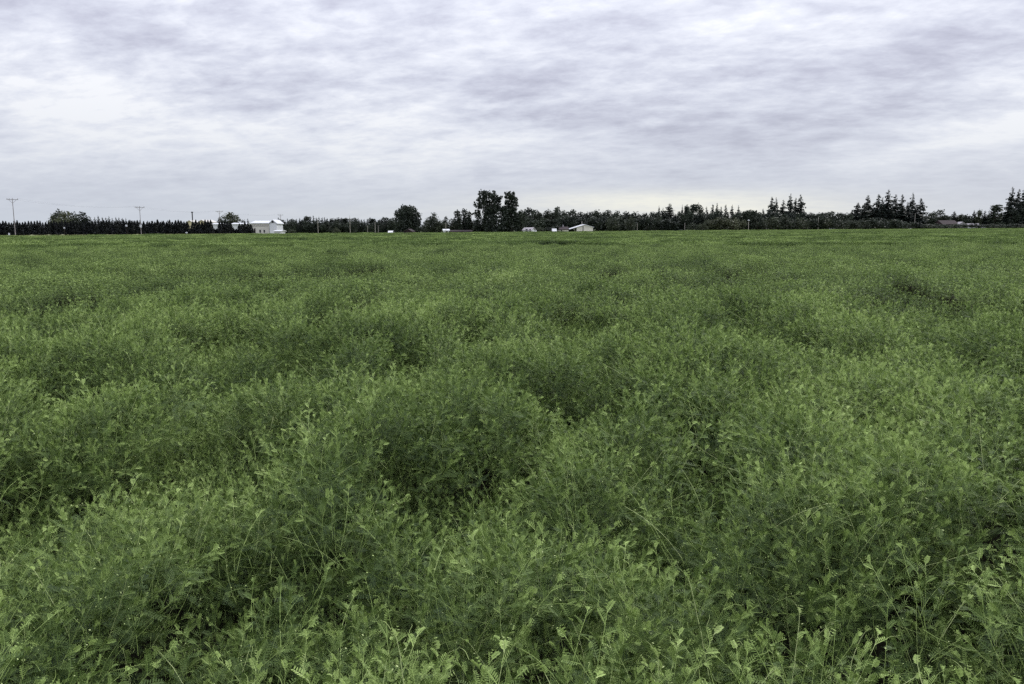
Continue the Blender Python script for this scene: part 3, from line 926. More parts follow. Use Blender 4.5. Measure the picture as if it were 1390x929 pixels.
# --- the giant twin trees
def giant(name, seed, lobes, Y, px, n, size, label, trunk_px, fray=16, fr=2.6):
    """lobes as photo columns, rows and radii"""
    rng = np.random.default_rng(seed); s = Y / F / math.cos(PITCH); x0 = spot(px, Y)
    L = []
    for (a_, b_, rx, rz_) in lobes:
        L.append((spot(a_, Y) - x0, rng.uniform(-.25, .25) * 18 * s, zat(a_, b_, Y), rx * s, rx * s * 1.1, rz_ * s))
    for k in range(fray):       # small outlying boughs that fray the outline
        b_ = L[int(rng.integers(0, len(lobes)))]; a_ = rng.uniform(0, 6.28); rr = fr * s * rng.uniform(.5, 1)
        L.append((b_[0] + math.cos(a_) * b_[3], b_[1] + rng.uniform(-1, 1) * b_[4] * .6, b_[2] + math.sin(a_) * b_[5], rr, rr, rr))
    C = crown_pts(rng, L, n); C = C[C[:, 2] > .2]
    q = rand_quads(rng, C, rng.uniform(.45, 1.15, len(C)) * size)
    e_ = bpy.data.objects.new(name, None); COL.objects.link(e_); e_.location = (x0, Y, 0)
    link('crown', quadmesh('crown', q, len(q) // 4, M_LEAF_D), e_)
    g = Geo()
    top = max(l[2] for l in L)
    g.tube([(0, 0, 0), (.1, 0, top * .4), (0, 0, top * .85)], [.55, .4, .12], 8)
    for l in L[:9]:
        zb = min(l[2] * .55, top * .5); g.tube([(0, 0, zb), (l[0] * .5, l[1] * .5, (zb + l[2]) / 2), (l[0], l[1], l[2])], [.22, .15, .05], 6)
    link('trunk', g.me('trunk', M_BARK), e_)
    tag(e_, label, 'tree')


giant('giant_broadleaf_tree', 401, [(656, 263, 6, 5.5), (655, 270, 6, 6), (664, 266, 7, 7), (672, 268, 6, 6), (651, 281, 4, 4), (657, 278, 8, 7), (667, 277, 10, 8), (675, 271, 5, 5), (676, 279, 5, 6), (645.5, 277, 2.4, 2),
                                  (649, 274, 2.5, 3), (646, 290, 4.5, 3.5), (650, 294, 4.5, 4), (668, 290, 13, 10), (670, 302, 16, 11), (662, 304, 9, 10), (670, 284, 12, 8), (673, 311, 18, 6), (660, 290, 6, 6), (684, 290, 6, 8), (685, 300, 8, 9), (683, 284, 3, 3)],
      285, 668, 5200, .36, 'giant ragged broadleaf tree, tallest of the whole tree line, airy top', 668, 34, 3.4)
giant('giant_broadleaf_tree', 402, [(690, 267, 5.5, 5), (695, 267, 6, 4.5), (699, 272, 5, 5), (694, 275, 7, 6), (689, 281, 4.5, 6), (701, 278, 3, 3), (697, 283, 6, 6), (691, 290, 10, 8), (703, 294, 9, 8), (697, 303, 13, 11), (688, 302, 11, 11), (686, 310, 10, 6),
                                  (707, 303, 7, 9)],
      288, 694, 3900, .36, 'giant tree with a split rounded top growing beside the tallest tree', 694, 26, 3.2)
giant('round_broadleaf_tree', 403, [(554, 291, 14, 11), (549, 286, 8, 7), (559, 287, 8, 7), (542, 293, 7, 7), (566, 295, 7, 8), (554, 302, 17, 10), (545, 306, 9, 9), (563, 306, 9, 9), (554, 309, 17, 8), (551, 283.5, 4, 4)],
      300, 554, 6200, .34, 'large dark round headed tree standing alone from the windbreak', 554, 12, 2.4)
for px in list(np.arange(562, 600, 7.0)) + list(np.arange(612, 722, 7.5)):
    tree(BUSHD, px, 308.5 + U(-1.5, 1.5), U(9, 13), 296 + U(-1, 3), 'low dark bush along the far field edge around the giant trees', 'bushes around the giant trees')
# --- wood behind the tan barn
for i, (px, top, w) in enumerate(((708, 289, 16), (717, 285.5, 17), (727, 289, 14), (735, 295, 14), (748, 291, 14), (756, 284.5, 11), (765, 289, 16), (778, 287.5, 12), (787, 291, 13), (798, 290.5, 16), (810, 288.5, 12), (819, 291, 14), (826, 288.5, 13),
                                  (838, 290, 16), (850, 290.5, 14), (862, 291, 16), (874, 292, 14), (886, 290.5, 13))):
    tree(BROAD, px, top, w * 1.2, 385 + U(-8, 14), 'dark broadleaf tree in the continuous wood behind the tan barn', 'broadleaf trees of the wood behind the tan barn')
for i in range(22):
    px = 706 + i * 9.6
    tree(BROAD + BUSHD, px + U(-2, 2), 298 + U(-2.5, 2.5), U(15, 20), 366 + U(-4, 6), 'lower dark tree at the front of the wood behind the tan barn', 'lower trees of the wood behind the tan barn')
tree(TALLM, 742.5, 286.5, 10, 378, 'pale feathery poplar rising above the wood near the grey house')
tree(TALL, 755.5, 284, 4, 376, 'narrow dark point rising above the wood beside the pale poplar')
tree(BROADM, 831, 296.5, 15, 355, 'round grey green tree before the wood beside the tan barn')
tree(BROADM, 856, 296, 13, 352, 'second round grey green tree before the wood past the tan barn')
tree(BUSHM, 734, 309, 10, 296, 'small greenish bush beside the grey roofed house')
tree(BUSHD, 742, 309, 14, 300, 'dark garden bush between grey house and white van')
tree(BUSHD, 755, 307, 16, 306, 'dark garden bush behind the white van')
tree(BUSHD, 726, 308.5, 10, 298, 'dark bush against the grey roofed house')
# --- mixed stand with conifers
for px, top, w, pr, lb in ((894, 281, 6, FIRS, 'thin sparse fir at the start of the mixed stand'), (899.5, 284, 6, FIRS, 'short sparse fir beside the broad pointed one'),
                           (908.5, 278.5, 15, FIR, 'broad pointed fir standing apart at the start of the stand'), (901, 289, 14, BROAD, 'dark rounded tree at the foot of the thin sparse fir'),
                           (925.5, 280, 6, SPRUCE, 'slim fir with a gap of sky before it in the stand'), (931.5, 281, 7, TALL, 'slim leafy tree paired with the slim fir'),
                           (940.5, 279, 10, TALL, 'dark column shaped tree beside the see-through one'), (948.5, 279, 9, TALLM, 'see-through airy tree in the middle of the stand'),
                           (958.5, 282.5, 10, SPRUCE, 'blunt dark spruce next after the airy tree'), (966.5, 279, 7, FIR, 'pointed fir before the twin tips of the stand'),
                           (972.5, 277.5, 7, FIR, 'tallest pointed fir in the middle of the stand'), (978, 282, 8, SPRUCE, 'short spruce after the tallest pointed fir'),
                           (984.5, 280.5, 9, SPRUCE, 'broad dark spruce late in the mixed stand'), (993, 279.5, 7, FIRS, 'open topped fir near the round black tree'),
                           (1001.5, 280.5, 7, FIRS, 'last open topped fir before the round black tree'), (1035, 285, 9, SPRUCE, 'lone small spruce just past the round black tree')):
    tree(pr, px, top, w, 425 + U(-8, 10), lb)
for i in range(14):
    tree(BROAD + SPRUCE, 893 + i * 10.4 + U(-2, 2), 290 + U(-2, 2.5), U(13, 17), 412 + U(-5, 5), 'dark rounded tree filling the lower part of the mixed stand', 'low trees of the mixed stand')
tree(BUSHM, 940, 303.5, 12, 392, 'small rounded shrub before the mixed stand, by the pole')
tree(BUSHM, 953, 304, 12, 394, 'grey green shrub next to the small rounded shrub')
for px, top, w in ((963, 299.5, 16), (974, 297, 18), (984, 296.5, 18), (995, 298, 16), (1004, 299, 14)):
    tree(BUSHO if px > 965 else BUSHM, px, top, w * 1.1, 398 + U(-4, 4), 'dull olive willow bush in the low row before the mixed stand', 'olive willow bushes before the mixed stand')
giant('round_broadleaf_tree', 404, [(1016.5, 296, 8.5, 9), (1016.5, 293, 8, 7.5), (1012, 298, 5, 7), (1021, 298, 5, 7), (1016.5, 305, 8.5, 8), (1013, 290, 4.5, 4), (1020, 290, 4.5, 4)],
      408, 1016.5, 3600, .36, 'black looking round tree behind a lone lamp topped pole', 1016.5, fray=5, fr=2.2)
# --- fir group
for (px, top, w), lb in zip(((1046, 269.5, 8.5), (1052, 270.5, 7), (1062, 273, 10), (1071.5, 265, 9.5), (1078.5, 271, 8), (1085, 266, 10.5)),
                            ('first tall fir of the group of six, free on one side', 'thin second fir of the group of six', 'third and shortest fir of the group of six', 'fourth and tallest fir of the group of six',
                             'fifth fir squeezed between the two tallest of the group of six', 'last fir of the group of six with a full skirt')):
    tree(FIRS + FIR[:2], px, top, w * 1.15, 470 + U(-6, 6), lb)
tree(SPRUCE, 1044, 285, 12, 462, 'low dark spruce at the foot of the first tall fir')
tree(SPRUCE, 1088, 286, 14, 462, 'low dark spruce at the foot of the last fir of six')
px = 1028.0
while px < 1262:
    top = np.interp(px, [1028, 1080, 1100, 1150, 1190, 1225, 1262], [297, 297, 298, 300, 297, 300, 305])
    tree(BUSHM + BUSHD + BUSHM, px, top + U(-1.2, 1.5), U(15, 20), edge_y(px) + U(8, 16), 'dull grey green bush in the long thicket below the firs', 'bushes of the thicket below the firs')
    px += U(7.5, 10)
px = 1026.0
while px < 1110:
    tree(BROAD, px, 291 + U(-1.5, 2), U(14, 18), 452 + U(-3, 3), 'dark rounded tree between thicket and the six firs', 'rounded trees below the six firs')
    px += U(8, 11)
for px, top, w, pr, lb in ((1112, 291, 18, BROAD, 'dark rounded tree opening the low hump after the six firs'), (1121, 290, 16, BROAD, 'dark middle tree of the low hump after the six firs'),
                           (1130.5, 288.5, 8, TALL, 'small upright tree standing up from the low hump'), (1141, 291, 16, BROAD, 'dark rounded tree just past the small upright one'),
                           (1150, 292, 14, BROAD, 'dark rounded tree closing the low hump before the fir clump'), (1104, 295, 14, BROADM, 'low grey green tree in the dip by the six firs')):
    tree(pr, px, top, w, 500 + U(-5, 8), lb)
# --- big fir clump
for px, top, w, pr, lb in ((1155, 288, 10, SPRUCE, 'small spruce at the start of the big fir clump'), (1163, 277, 12, FIR, 'shorter pointed fir opening the big fir clump'),
                           (1176, 267.5, 14, FIR, 'broad fir with a clear point, second in the clump'), (1190, 266, 12, FIR, 'fir in the dense middle, just before the tallest'),
                           (1196, 269.5, 8, FIRS, 'thin fir tucked against the tallest of the clump'), (1203.5, 260.5, 15, FIR, 'tallest fir of the big clump with a ragged top'),
                           (1213.5, 266.5, 14, FIR, 'flat topped fir next after the tallest of the clump'), (1222.5, 266.5, 13, FIR, 'dense fir ending the solid part of the clump'),
                           (1230, 276, 10, FIRS, 'thin airy fir filling the gap beyond the dense clump'), (1236.5, 264.5, 8.5, FIRS, 'slim ragged fir standing alone after the clump'),
                           (1248.5, 271, 13, LEANER, 'bent topped fir by the tall thin mast')):
    tree(pr, px, top, w * 1.1, 560 + U(-10, 10), lb)
for i in range(11):
    tree(SPRUCE + FIR[:1], 1156 + i * 8.6 + U(-2, 2), 281 + U(-3, 5) + (6 if i in (0, 9) else 0), U(15, 20), 550 + U(-5, 5), 'lower dark fir closing the inside of the big fir clump', 'lower firs inside the big clump')
# --- trees to the end of the view
for px, top, w, pr, lb in ((1262.5, 290.5, 15, BROAD, 'dark round tree next after the bent topped fir'), (1273, 287, 12, BROADM, 'grey green taller tree above the red roofed house end'),
                           (1283, 294, 11, BROADM, 'pale round tree behind the red brown roof'), (1294.5, 288, 11, SPRUCE, 'dark pointed tree behind the red brown roof'),
                           (1302.5, 292, 7, TALLM, 'pale thin tree beside the dark pointed tree'), (1311, 293.5, 11, BROAD, 'low dark tree above the small grey roof'),
                           (1321, 287, 10, SPRUCE, 'pointed spruce right above the white roofed house'), (1327.5, 286.5, 7, TALLM, 'bare looking pale tree beside the pointed spruce'),
                           (1335.5, 288, 9, SPRUCE, 'small pointed spruce after the white roofed house'), (1342, 294, 10, BROAD, 'low dark tree after the small pointed spruce'),
                           (1349.5, 279.5, 12, TALL, 'tall rounded spire tree before the end firs'), (1358.5, 291, 11, BROAD, 'dark rounded tree at the foot of the end firs'),
                           (1370.5, 257, 11, FIRS, 'first tall fir of the end group'), (1379.5, 259.5, 10, FIR, 'shorter middle fir of the end group'),
                           (1387.5, 255.5, 12, FIR, 'tallest fir of the end group at the picture edge')):
    tree(pr, px, top, w * 1.1, 632 + U(-8, 8), lb)
px = 1254.0
while px < 1410:
    tree(BROAD + BUSHD, px, 296 + U(-1.5, 2), U(14, 18), 655 + U(-4, 4), 'dark rounded tree in the low far row behind the houses', 'low far row behind the houses')
    px += U(8, 11)
for px in (1366, 1374, 1382, 1390):
    tree(SPRUCE + BROAD, px, 284 + U(-3, 4), 15, 628 + U(-3, 3), 'lower dark tree at the foot of the end firs', 'lower trees under the end firs')
px = 1250.0
while px < 1400:
    tree(BUSHM + BUSHD, px, 305 + U(-1, 1), U(10, 16), edge_y(px) + U(8, 14), 'low dark hedge bush along the field edge before the houses', 'hedge bushes before the houses')
    px += U(8, 12)


# every tree of a row gets its place in the row, counted from a landmark
ONES = 'first second third fourth fifth sixth seventh eighth ninth tenth eleventh twelfth thirteenth fourteenth fifteenth sixteenth seventeenth eighteenth nineteenth'.split()


def ordinal(n):
    if n <= 19: return ONES[n - 1]
    t, o = divmod(n, 10)
    if o == 0: return {2: 'twentieth', 3: 'thirtieth', 4: 'fortieth', 5: 'fiftieth'}[t]
    return {2: 'twenty', 3: 'thirty', 4: 'forty', 5: 'fifty'}[t] + '-' + ONES[o - 1]


ROWS = {'arborvitae at the hedge end before the first pole': ('{} narrow arborvitae outward from the tallest pole at the hedge end', -1),
        'arborvitae in the hedge between the two poles': ('{} arborvitae of the hedge counted from the tallest pole towards the second', 1),
        'arborvitae in the hedge between pole and silo': ('{} arborvitae of the hedge counted from the second pole to the yellow building', 1),
        'arborvitae in the hedge before the shed': ('{} arborvitae of the hedge counted from the yellow building towards the barn', 1),
        'arborvitae in the hedge beside the white barn': ('{} arborvitae counted back along the hedge from the white barn', -1),
        'low arborvitae in the hedge gaps': ('low arborvitae stub in a hedge gap, {} from the yellow building', 1),
        'distant trees above the hedge': ('{} distant spruce tip above the hedge, counted from the olive clump', 1),
        'evergreens of the windbreak': ('{} dark evergreen of the windbreak counted from the white barn', 1),
        'low trees at the foot of the windbreak': ('{} low dark tree at the windbreak foot, counted from the barn', 1),
        'broadleaf trees of the wood behind the tan barn': ('{} tall dark broadleaf of the wood, counted from the giant twin trees', 1),
        'lower trees of the wood behind the tan barn': ('{} lower dark tree fronting the wood, counted from the giant trees', 1),
        'low trees of the mixed stand': ('{} low rounded tree in the mixed stand, counted from the wood', 1),
        'olive willow bushes before the mixed stand': ('{} olive willow bush, counted from the small rounded shrub', 1),
        'bushes of the thicket below the firs': ('{} grey green bush of the long thicket, counted from the black round tree', 1),
        'rounded trees below the six firs': ('{} dark rounded tree under the six firs, counted from the black round tree', 1),
        'lower firs inside the big clump': ('{} lower fir inside the big fir clump, counted from the thicket', 1),
        'low far row behind the houses': ('{} dark rounded tree behind the far houses, counted from the fir clump', 1),
        'hedge bushes before the houses': ('{} low hedge bush before the far houses, counted from the thin mast', 1),
        'bushes around the giant trees': ('{} low dark edge bush, counted from the large round tree', 1),
        'lower trees under the end firs': ('{} lower dark tree under the end firs, counted from the far houses', 1)}
for g_, (txt, sign) in ROWS.items():
    row = sorted([o for o in COL.objects if o.get('group') == g_], key=lambda o: sign * o.location.x / o.location.y)
    for i, o in enumerate(row):
        o['label'] = txt.format(ordinal(i + 1))

# ------------------------------------------------------------------ buildings
def facing(px):
    d = ray(px, hz(px)); return math.atan2(-d.x, d.y)


def building(name, px0, px1, Y, top, eave, label, rz=0.0, depth=8.0, wall=None, roof=None, gable_front=False, cat='building'):
    """gabled building whose front spans px0..px1; ridge at row top, eaves at row eave"""
    pc = (px0 + px1) / 2; e_ = bpy.data.objects.new(name, None); COL.objects.link(e_)
    e_.location = (spot(pc, Y), Y, 0); e_.rotation_euler = (0, 0, rz)
    W = (spot(px1, Y) - spot(px0, Y)); zr, ze = zat(pc, top, Y), zat(pc, eave, Y)
    w2 = W / 2; t = .18
    if gable_front:
        link('wall', Geo().prism([(-w2, 0), (w2, 0), (w2, ze), (0, zr - .05), (-w2, ze)], 0, depth).me('wall', wall), e_)
        o = .3
        sl = (zr - ze) / w2
        link('roof', Geo().prism([(-w2 - o, ze - o * sl), (0, zr), (w2 + o, ze - o * sl), (w2 + o, ze - o * sl + t), (0, zr + t), (-w2 - o, ze - o * sl + t)], -.3, depth + .3).me('roof', roof), e_)
    else:
        g = Geo(); d2 = depth / 2
        g.v = [(-w2, 0, 0), (-w2, depth, 0), (-w2, depth, ze), (-w2, d2, zr - .05), (-w2, 0, ze), (w2, 0, 0), (w2, depth, 0), (w2, depth, ze), (w2, d2, zr - .05), (w2, 0, ze)]
        g.f = [(0, 4, 3, 2, 1), (5, 6, 7, 8, 9), (0, 5, 9, 4), (1, 2, 7, 6), (0, 1, 6, 5), (4, 9, 8, 3), (3, 8, 7, 2)]
        link('wall', g.me('wall', wall), e_)
        o = .3; sl = (zr - ze) / d2; g = Geo(); a_, b_ = -w2 - .3, w2 + .3
        pr = [(-o, ze - o * sl), (d2, zr), (depth + o, ze - o * sl), (depth + o, ze - o * sl + t), (d2, zr + t), (-o, ze - o * sl + t)]
        g.v = [(a_, y_, z_) for y_, z_ in pr] + [(b_, y_, z_) for y_, z_ in pr]
        g.f = [tuple(reversed(range(6))), tuple(range(6, 12))] + [(i, (i + 1) % 6, 6 + (i + 1) % 6, 6 + i) for i in range(6)]
        link('roof', g.me('roof', roof), e_)
    tag(e_, label, cat)
    return e_, W, ze, zr


def panel(e_, name, x0, x1, z0, z1, mat, y=-.06, th=.08):
    return link(name, Geo().box(x0, x1, y - th / 2, y + th / 2, z0, z1).me(name, mat), e_)


# white barn: long cream side facing us, white gable end turned to the right
e_, W, ze, zr = building('barn', 341, 366, 238, 300.5, 303.5, 'long white metal barn with cream side wall at the hedge end', rz=R(-6), depth=7, wall=M_CREAM, roof=M_ROOFW)
panel(e_, 'door', -W * .36, -W * .28, .1, 2.4, M_RED); panel(e_, 'window', W * -.05, W * .02, 1.2, 2.0, M_GLASS); panel(e_, 'window', W * .18, W * .25, 1.2, 2.0, M_GLASS)
panel(e_, 'trim', -W * .45, W * .45, ze - .75, ze - .62, M_GREYR)
e_, W, ze, zr = building('barn_annex', 366, 375.8, 236, 299.2, 303.2, 'tall white gabled annex on the end of the long barn', rz=R(-1), depth=6, wall=M_WHITE, roof=M_ROOFW, gable_front=True)
panel(e_, 'vent', -.35, .25, ze + .1, ze + .6, M_DARK); panel(e_, 'door', W * .1, W * .35, .05, 2.1, M_CREAM)
e_, W, ze, zr = building('shed', 372, 380.5, 231, 313.3, 314.4, 'low white lean shed at the foot of the white gable', rz=R(-4), depth=4, wall=M_WHITE, roof=M_ROOFW)
# sheds behind the hedge
building('shed', 315, 334, 262, 303.4, 304.8, 'white shed whose roof shows through the hedge gaps', rz=R(3), depth=6, wall=M_WHITE, roof=M_ROOFW)
building('shed', 288, 298, 262, 303.6, 305.0, 'small white shed seen in the narrow hedge gap', rz=R(3), depth=7, wall=M_WHITE, roof=M_ROOFW)
e_, W, ze, zr = building('silo_house', 255.4, 260.8, 255, 299.6, 301.4, 'narrow yellow building with tall dark flue in the hedge gap', rz=0, depth=5, wall=M_YELL, roof=M_CREAM, gable_front=True)
zt = zat(259, 287.5, 255)
link('chimney', Geo().tube([(.35, 1.5, zr - .6), (.35, 1.5, zt - .35)], [.16, .16], 10).tube([(.35, 1.5, zt - .35), (.35, 1.5, zt - .3), (.35, 1.5, zt)], [.17, .34, .28], 10).me('chimney', M_DARK), e_)
building('shed', 269, 280, 268, 299.2, 301.8, 'yellowish shed with a cream roof hump behind the hedge', rz=R(-4), depth=8, wall=M_YELL, roof=M_CREAM, gable_front=True)
# houses right of the giant trees
e_, W, ze, zr = building('house', 709.5, 721, 283, 309.6, 313.0, 'small grey roofed pale house at the foot of the giant tree', rz=R(-14), depth=7, wall=M_WHITE, roof=M_GREYR)
panel(e_, 'window', -.5, .3, 1.0, 1.9, M_GLASS); panel(e_, 'door', .9, 1.4, .05, 1.9, M_DARK)
e_, W, ze, zr = building('house', 602.5, 609.5, 272, 311.8, 313.4, 'small white house with a dark window beneath the thin poplar', rz=R(8), depth=5, wall=M_WHITE, roof=M_ROOFW)
panel(e_, 'window', -.3, .4, .9, 1.5, M_GLASS)
building('shed', 549, 558.5, 275, 311.6, 314.4, 'low red brown shed before the large round tree', rz=R(-5), depth=5, wall=M_RED, roof=M_RED, gable_front=True)
building('shed', 612, 640, 277, 313.2, 314.8, 'long low red brown shed between white house and giant tree', rz=R(0), depth=4, wall=M_RED, roof=M_RED)
# tan barn with the open bay
Yb = 305
e_, W, ze, zr = building('barn', 783, 805, Yb, 305.4, 308.8, 'tan metal barn with shallow white roof and an open side bay', rz=R(3), depth=9, wall=M_TAN, roof=M_ROOFW, gable_front=True)
panel(e_, 'door', -W * .14, -W * .10, .05, ze + .4, M_DARK)
link('vent_pipe', Geo().tube([(-W * .12, 3, zr - .5), (-W * .12, 3, zr + 1.3)], [.09, .09], 8).me('vent_pipe', M_PALEP), e_)
x0 = -W / 2 - (spot(783, Yb) - spot(771, Yb))
link('lean_to_roof', Geo().prism([(x0, ze * .62), (-W * .5, ze), (-W * .5 + .9, ze + .35), (-W * .5 + .9, ze + .5), (-W * .5, ze + .18), (x0, ze * .62 + .15)], .1, 8.5).me('lean_to_roof', M_ROOFW), e_)
link('bay_wall', Geo().box(x0 + .05, -W / 2 - .02, .45, .6, .0, ze * .34).me('bay_wall', M_WHITE), e_)
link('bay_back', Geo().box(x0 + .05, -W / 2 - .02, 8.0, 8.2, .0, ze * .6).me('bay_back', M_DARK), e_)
link('post', Geo().box(x0 + .05, x0 + .25, .2, .4, .0, ze * .62).me('post', M_WHITE), e_)
e_, W, ze, zr = building('house', 760, 771.5, 303, 308.6, 312.0, 'low tan house with red brown roof beside the open bay barn', rz=R(3), depth=7, wall=M_TAN, roof=M_RED)
link('chimney', Geo().box(-.25, .2, 3, 3.4, zr - .3, zr + .9).me('chimney', M_GREYR), e_)
panel(e_, 'window', -W * .4, -W * .25, 1.0, 1.7, M_GLASS)
# houses at the far right
e_, W, ze, zr = building('house', 1279, 1302, 612, 299.5, 304.6, 'wide house with a dull red brown roof among the far trees', rz=R(5), depth=12, wall=M_RED, roof=M_RED)
e_, W, ze, zr = building('house', 1302, 1311, 608, 301.6, 304.6, 'small house with light grey gable beside the red brown roof', rz=R(-10), depth=9, wall=M_GREYR, roof=M_GREYR, gable_front=True)
e_, W, ze, zr = building('house', 1315, 1329, 604, 303.9, 307.3, 'low house with a pale roof sloping down below the pointed spruce', rz=R(-16), depth=9, wall=M_WHITE, roof=M_GREYR)
panel(e_, 'garage_door', W * .1, W * .35, .1, 2.2, M_GREYR)
building('house', 1133, 1141, 560, 303.5, 305.2, 'tiny white roofed house half buried in the thicket', rz=R(4), depth=8, wall=M_WHITE, roof=M_ROOFW)


# ------------------------------------------------------------------ vehicles
def car(px, Y, L, H, name, label, rz=0.0, van=False, z0=0.0):
    e_ = bpy.data.objects.new(name, None); COL.objects.link(e_); e_.location = (spot(px, Y), Y, z0); e_.rotation_euler = (0, 0, rz)
    h = L / 2
    if van:
        body = [(-h, .35), (h, .35), (h, H * .55), (h - .5, H * .62), (h - 1.0, H), (-h + .1, H), (-h, H * .9)]
        glass = [(h - .62, H * .62), (h - 1.05, H * .93), (h - 1.9, H * .93), (h - 1.9, H * .62)]
    else:
        body = [(-h, .35), (h, .35), (h, H * .52), (h - .9, H * .62), (h - 1.5, H), (-h + 1.1, H), (-h + .35, H * .64), (-h, H * .6)]
        glass = [(h - 1.1, H * .64), (h - 1.58, H * .95), (-h + 1.15, H * .95), (-h + .62, H * .66)]
    link('body', Geo().prism(body, -.85, .85).me('body', M_CARW), e_)
    link('window', Geo().prism(glass, -.87, .87).me('window', M_GLASS), e_)
    for sx in (-h * .62, h * .62):
        for sy in (-.78, .78):
            link('wheel', Geo().tube([(sx, sy - .1, .33), (sx, sy + .1, .33)], [.33, .33], 12).me('wheel', M_TYRE), e_)
    tag(e_, label, 'van' if van else 'car')


car(531, 282, 4.4, 1.5, 'parked_car', 'white car parked beside the large round tree', R(88), z0=.0)
car(724.5, 290, 3.6, 1.4, 'parked_car', 'white car parked beside the grey roofed house', R(96), z0=.0)
car(751.5, 298, 4.8, 1.9, 'parked_van', 'boxy white van parked before the wood', R(-84), True, z0=.1)
car(1333, 602, 5.2, 2.1, 'parked_van', 'white van parked beside the pale roofed house', R(5), True, z0=.4)
car(1240.5, 525, 5.4, 1.5, 'parked_car', 'white car parked at the foot of the tall thin mast', R(2), z0=.35)


# ------------------------------------------------------------------ poles
POLES = []


def upole(px, top, Y, label, arms=1, r=.09, mat=M_POLE, rz=0.0, wires=True):
    e_ = bpy.data.objects.new('utility_pole', None); COL.objects.link(e_); x = spot(px, Y); e_.location = (x, Y, 0); e_.rotation_euler = (0, 0, rz)
    H = zat(px, top, Y)
    link('post', Geo().tube([(0, 0, 0), (0, 0, H)], [r, r * .6], 10).me('post', mat), e_)
    for k in range(arms):
        z = H - .35 - k * 1.0
        link('crossarm', Geo().box(-1.1, 1.1, -.05 - r, .05 - r, z - .05, z + .05).me('crossarm', mat), e_)
        for s in (-1, 1):
            link('brace', Geo().tube([(s * .75, -r, z), (0, -r, z - .8)], [.03, .03], 5).me('brace', mat), e_)
        for s in (-1.0, -.55, 1.0):
            link('insulator', Geo().tube([(s, -r, z + .07), (s, -r, z + .17), (s, -r, z + .3)], [.04, .07, .035], 8).me('insulator', M_INS), e_)
    tag(e_, label, 'utility pole')
    if wires:
        POLES.append((x, Y, H, rz))
    return e_, H


e_, H = upole(20.5, 269, 178, 'tallest utility pole, standing before the arborvitae hedge end', 1, .095, rz=R(35))
e_, H = upole(191.5, 280, 201, 'second utility pole with a white box, standing before the hedge', 1, .09, rz=R(30))
link('transformer', Geo().tube([(-.05, -.35, zat(191, 309, 201)), (-.05, -.35, zat(191, 305, 201))], [.25, .25], 10).me('transformer', M_WHITE), e_)
upole(299, 286, 262, 'utility pole rising behind the hedge near the olive tree', 1, .10, rz=R(28))
upole(381.5, 291, 330, 'distant utility pole tip above the spruce by the white barn', 1, .10, rz=R(28))
span_of = ['tallest pole to the second pole', 'second pole to the pole by the olive tree', 'pole by the olive tree to the distant one']
for a_, b_ in zip(POLES[:-1], POLES[1:]):
    for k, s in enumerate((-1.0, 1.0)):
        g = Geo(); pts = []
        for i in range(13):
            t = i / 12
            ca, cb = s * math.cos(a_[3]), s * math.cos(b_[3]); sa, sb = s * math.sin(a_[3]), s * math.sin(b_[3])
            pts.append(((a_[0] + ca) * (1 - t) + (b_[0] + cb) * t, (a_[1] + sa) * (1 - t) + (b_[1] + sb) * t, (a_[2] - .05) * (1 - t) + (b_[2] - .05) * t - 4 * .9 * t * (1 - t)))
        g.tube(pts, [.005] * 13, 4)
        tag(link('power_line', g.me('power_line', M_WIRE)), '%s sagging power line from the %s' % (('near', 'far')[k], span_of[POLES.index(a_)]), 'wire', 'power lines between the poles')
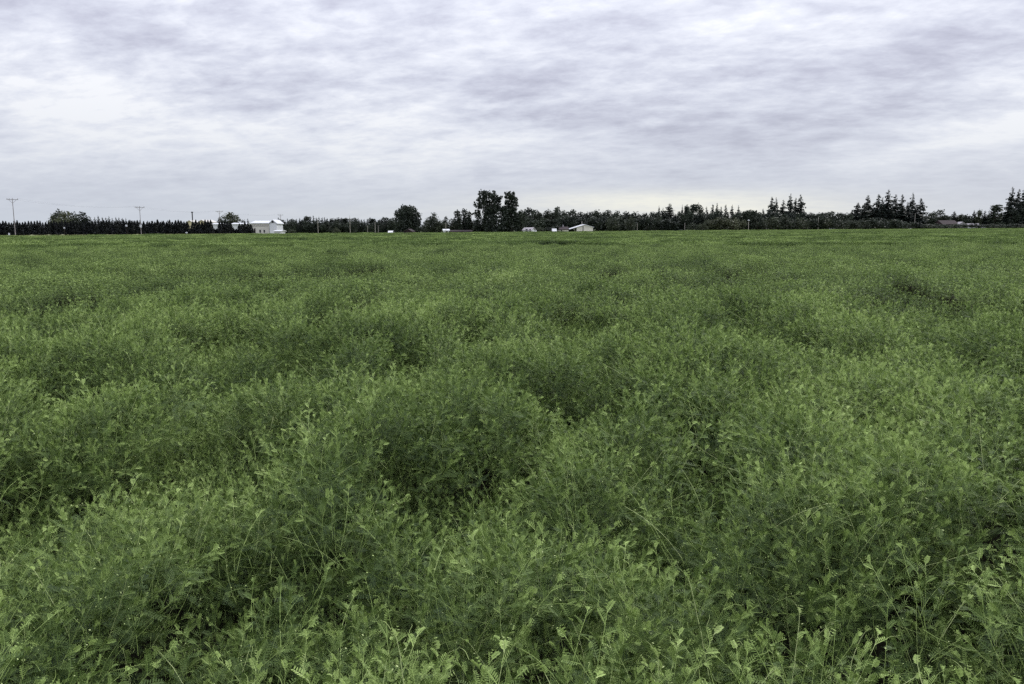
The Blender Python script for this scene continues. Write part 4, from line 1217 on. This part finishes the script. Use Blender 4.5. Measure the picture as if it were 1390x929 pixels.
for px, top, Y, r, lb, m in ((431.7, 297, 268, .075, 'pale bare pole before the windbreak, first one from the barn', M_PALEP), (475.3, 293.5, 272, .08, 'tallest bare pole before the windbreak', M_PALEP),
                             (499, 307, 262, .06, 'short pale post before the windbreak, first of three', M_PALEP), (509.3, 301.5, 264, .07, 'pale post before the windbreak, tallest of three', M_PALEP),
                             (513.5, 306, 262, .07, 'brownish post standing close beside the tallest of three', M_POLE), (605.3, 303, 268, .08, 'thin pole at the small white house', M_PALEP),
                             (865, 303, 352, .10, 'short pale pole before the dark wood', M_PALEP), (929.5, 303.5, 372, .14, 'dark pole before the mixed stand', M_POLE),
                             (1110.5, 295, 445, .14, 'pale bare pole in the dip after the six firs', M_PALEP), (1241.3, 290, 522, .13, 'tall thin pale mast before the bent topped fir', M_PALEP)):
    e_ = bpy.data.objects.new('pole', None); COL.objects.link(e_); e_.location = (spot(px, Y), Y, 0); H = zat(px, top, Y)
    link('post', Geo().tube([(0, 0, 0), (0, 0, H)], [r, r * .7], 8).me('post', m), e_)
    link('cap', Geo().tube([(0, 0, H), (0, 0, H + .12)], [r * .9, r * .3], 8).me('cap', M_INS), e_)
    tag(e_, lb, 'pole')
Y = 398; e_ = bpy.data.objects.new('lamp_pole', None); COL.objects.link(e_); e_.location = (spot(1016, Y), Y, 0); H = zat(1016, 300, Y)
link('post', Geo().tube([(0, 0, 0), (0, 0, H)], [.15, .11], 8).me('post', M_PALEP), e_)
link('lamp_head', Geo().tube([(-.55, -.1, H + .05), (-.1, -.1, H + .3), (.5, -.1, H + .05)], [.14, .3, .14], 8).me('lamp_head', M_WHITE), e_)
tag(e_, 'pole with a white lamp head before the round black tree', 'lamp pole')
# white boards at the hedge, two of them added for pale glimpses through it
for px, py, Y, w, h, lb in ((12, 318, 168, .35, .45, 'small white board at the hedge foot near the tallest pole'), (87.5, 309.5, 181, .32, .3, 'small pale board added for a bright glimpse through the hedge'),
                            (172, 306.5, 193, .45, .45, 'white board added for a bright glimpse through the hedge by the second pole'), (253, 316, 205, .5, .3, 'low pale marker board at the hedge foot by the yellow building')):
    e_ = bpy.data.objects.new('pale_board', None); COL.objects.link(e_); e_.location = (spot(px, Y), Y, 0); z = zat(px, py, Y)
    link('board', Geo().box(-w / 2, w / 2, -.03, .03, z - h / 2, z + h / 2).me('board', M_WHITE), e_)
    link('stake', Geo().box(-.02, .02, .031, .07, 0, z).me('stake', M_BARK), e_)
    tag(e_, lb, 'sign')
print('objects', len(bpy.data.objects))
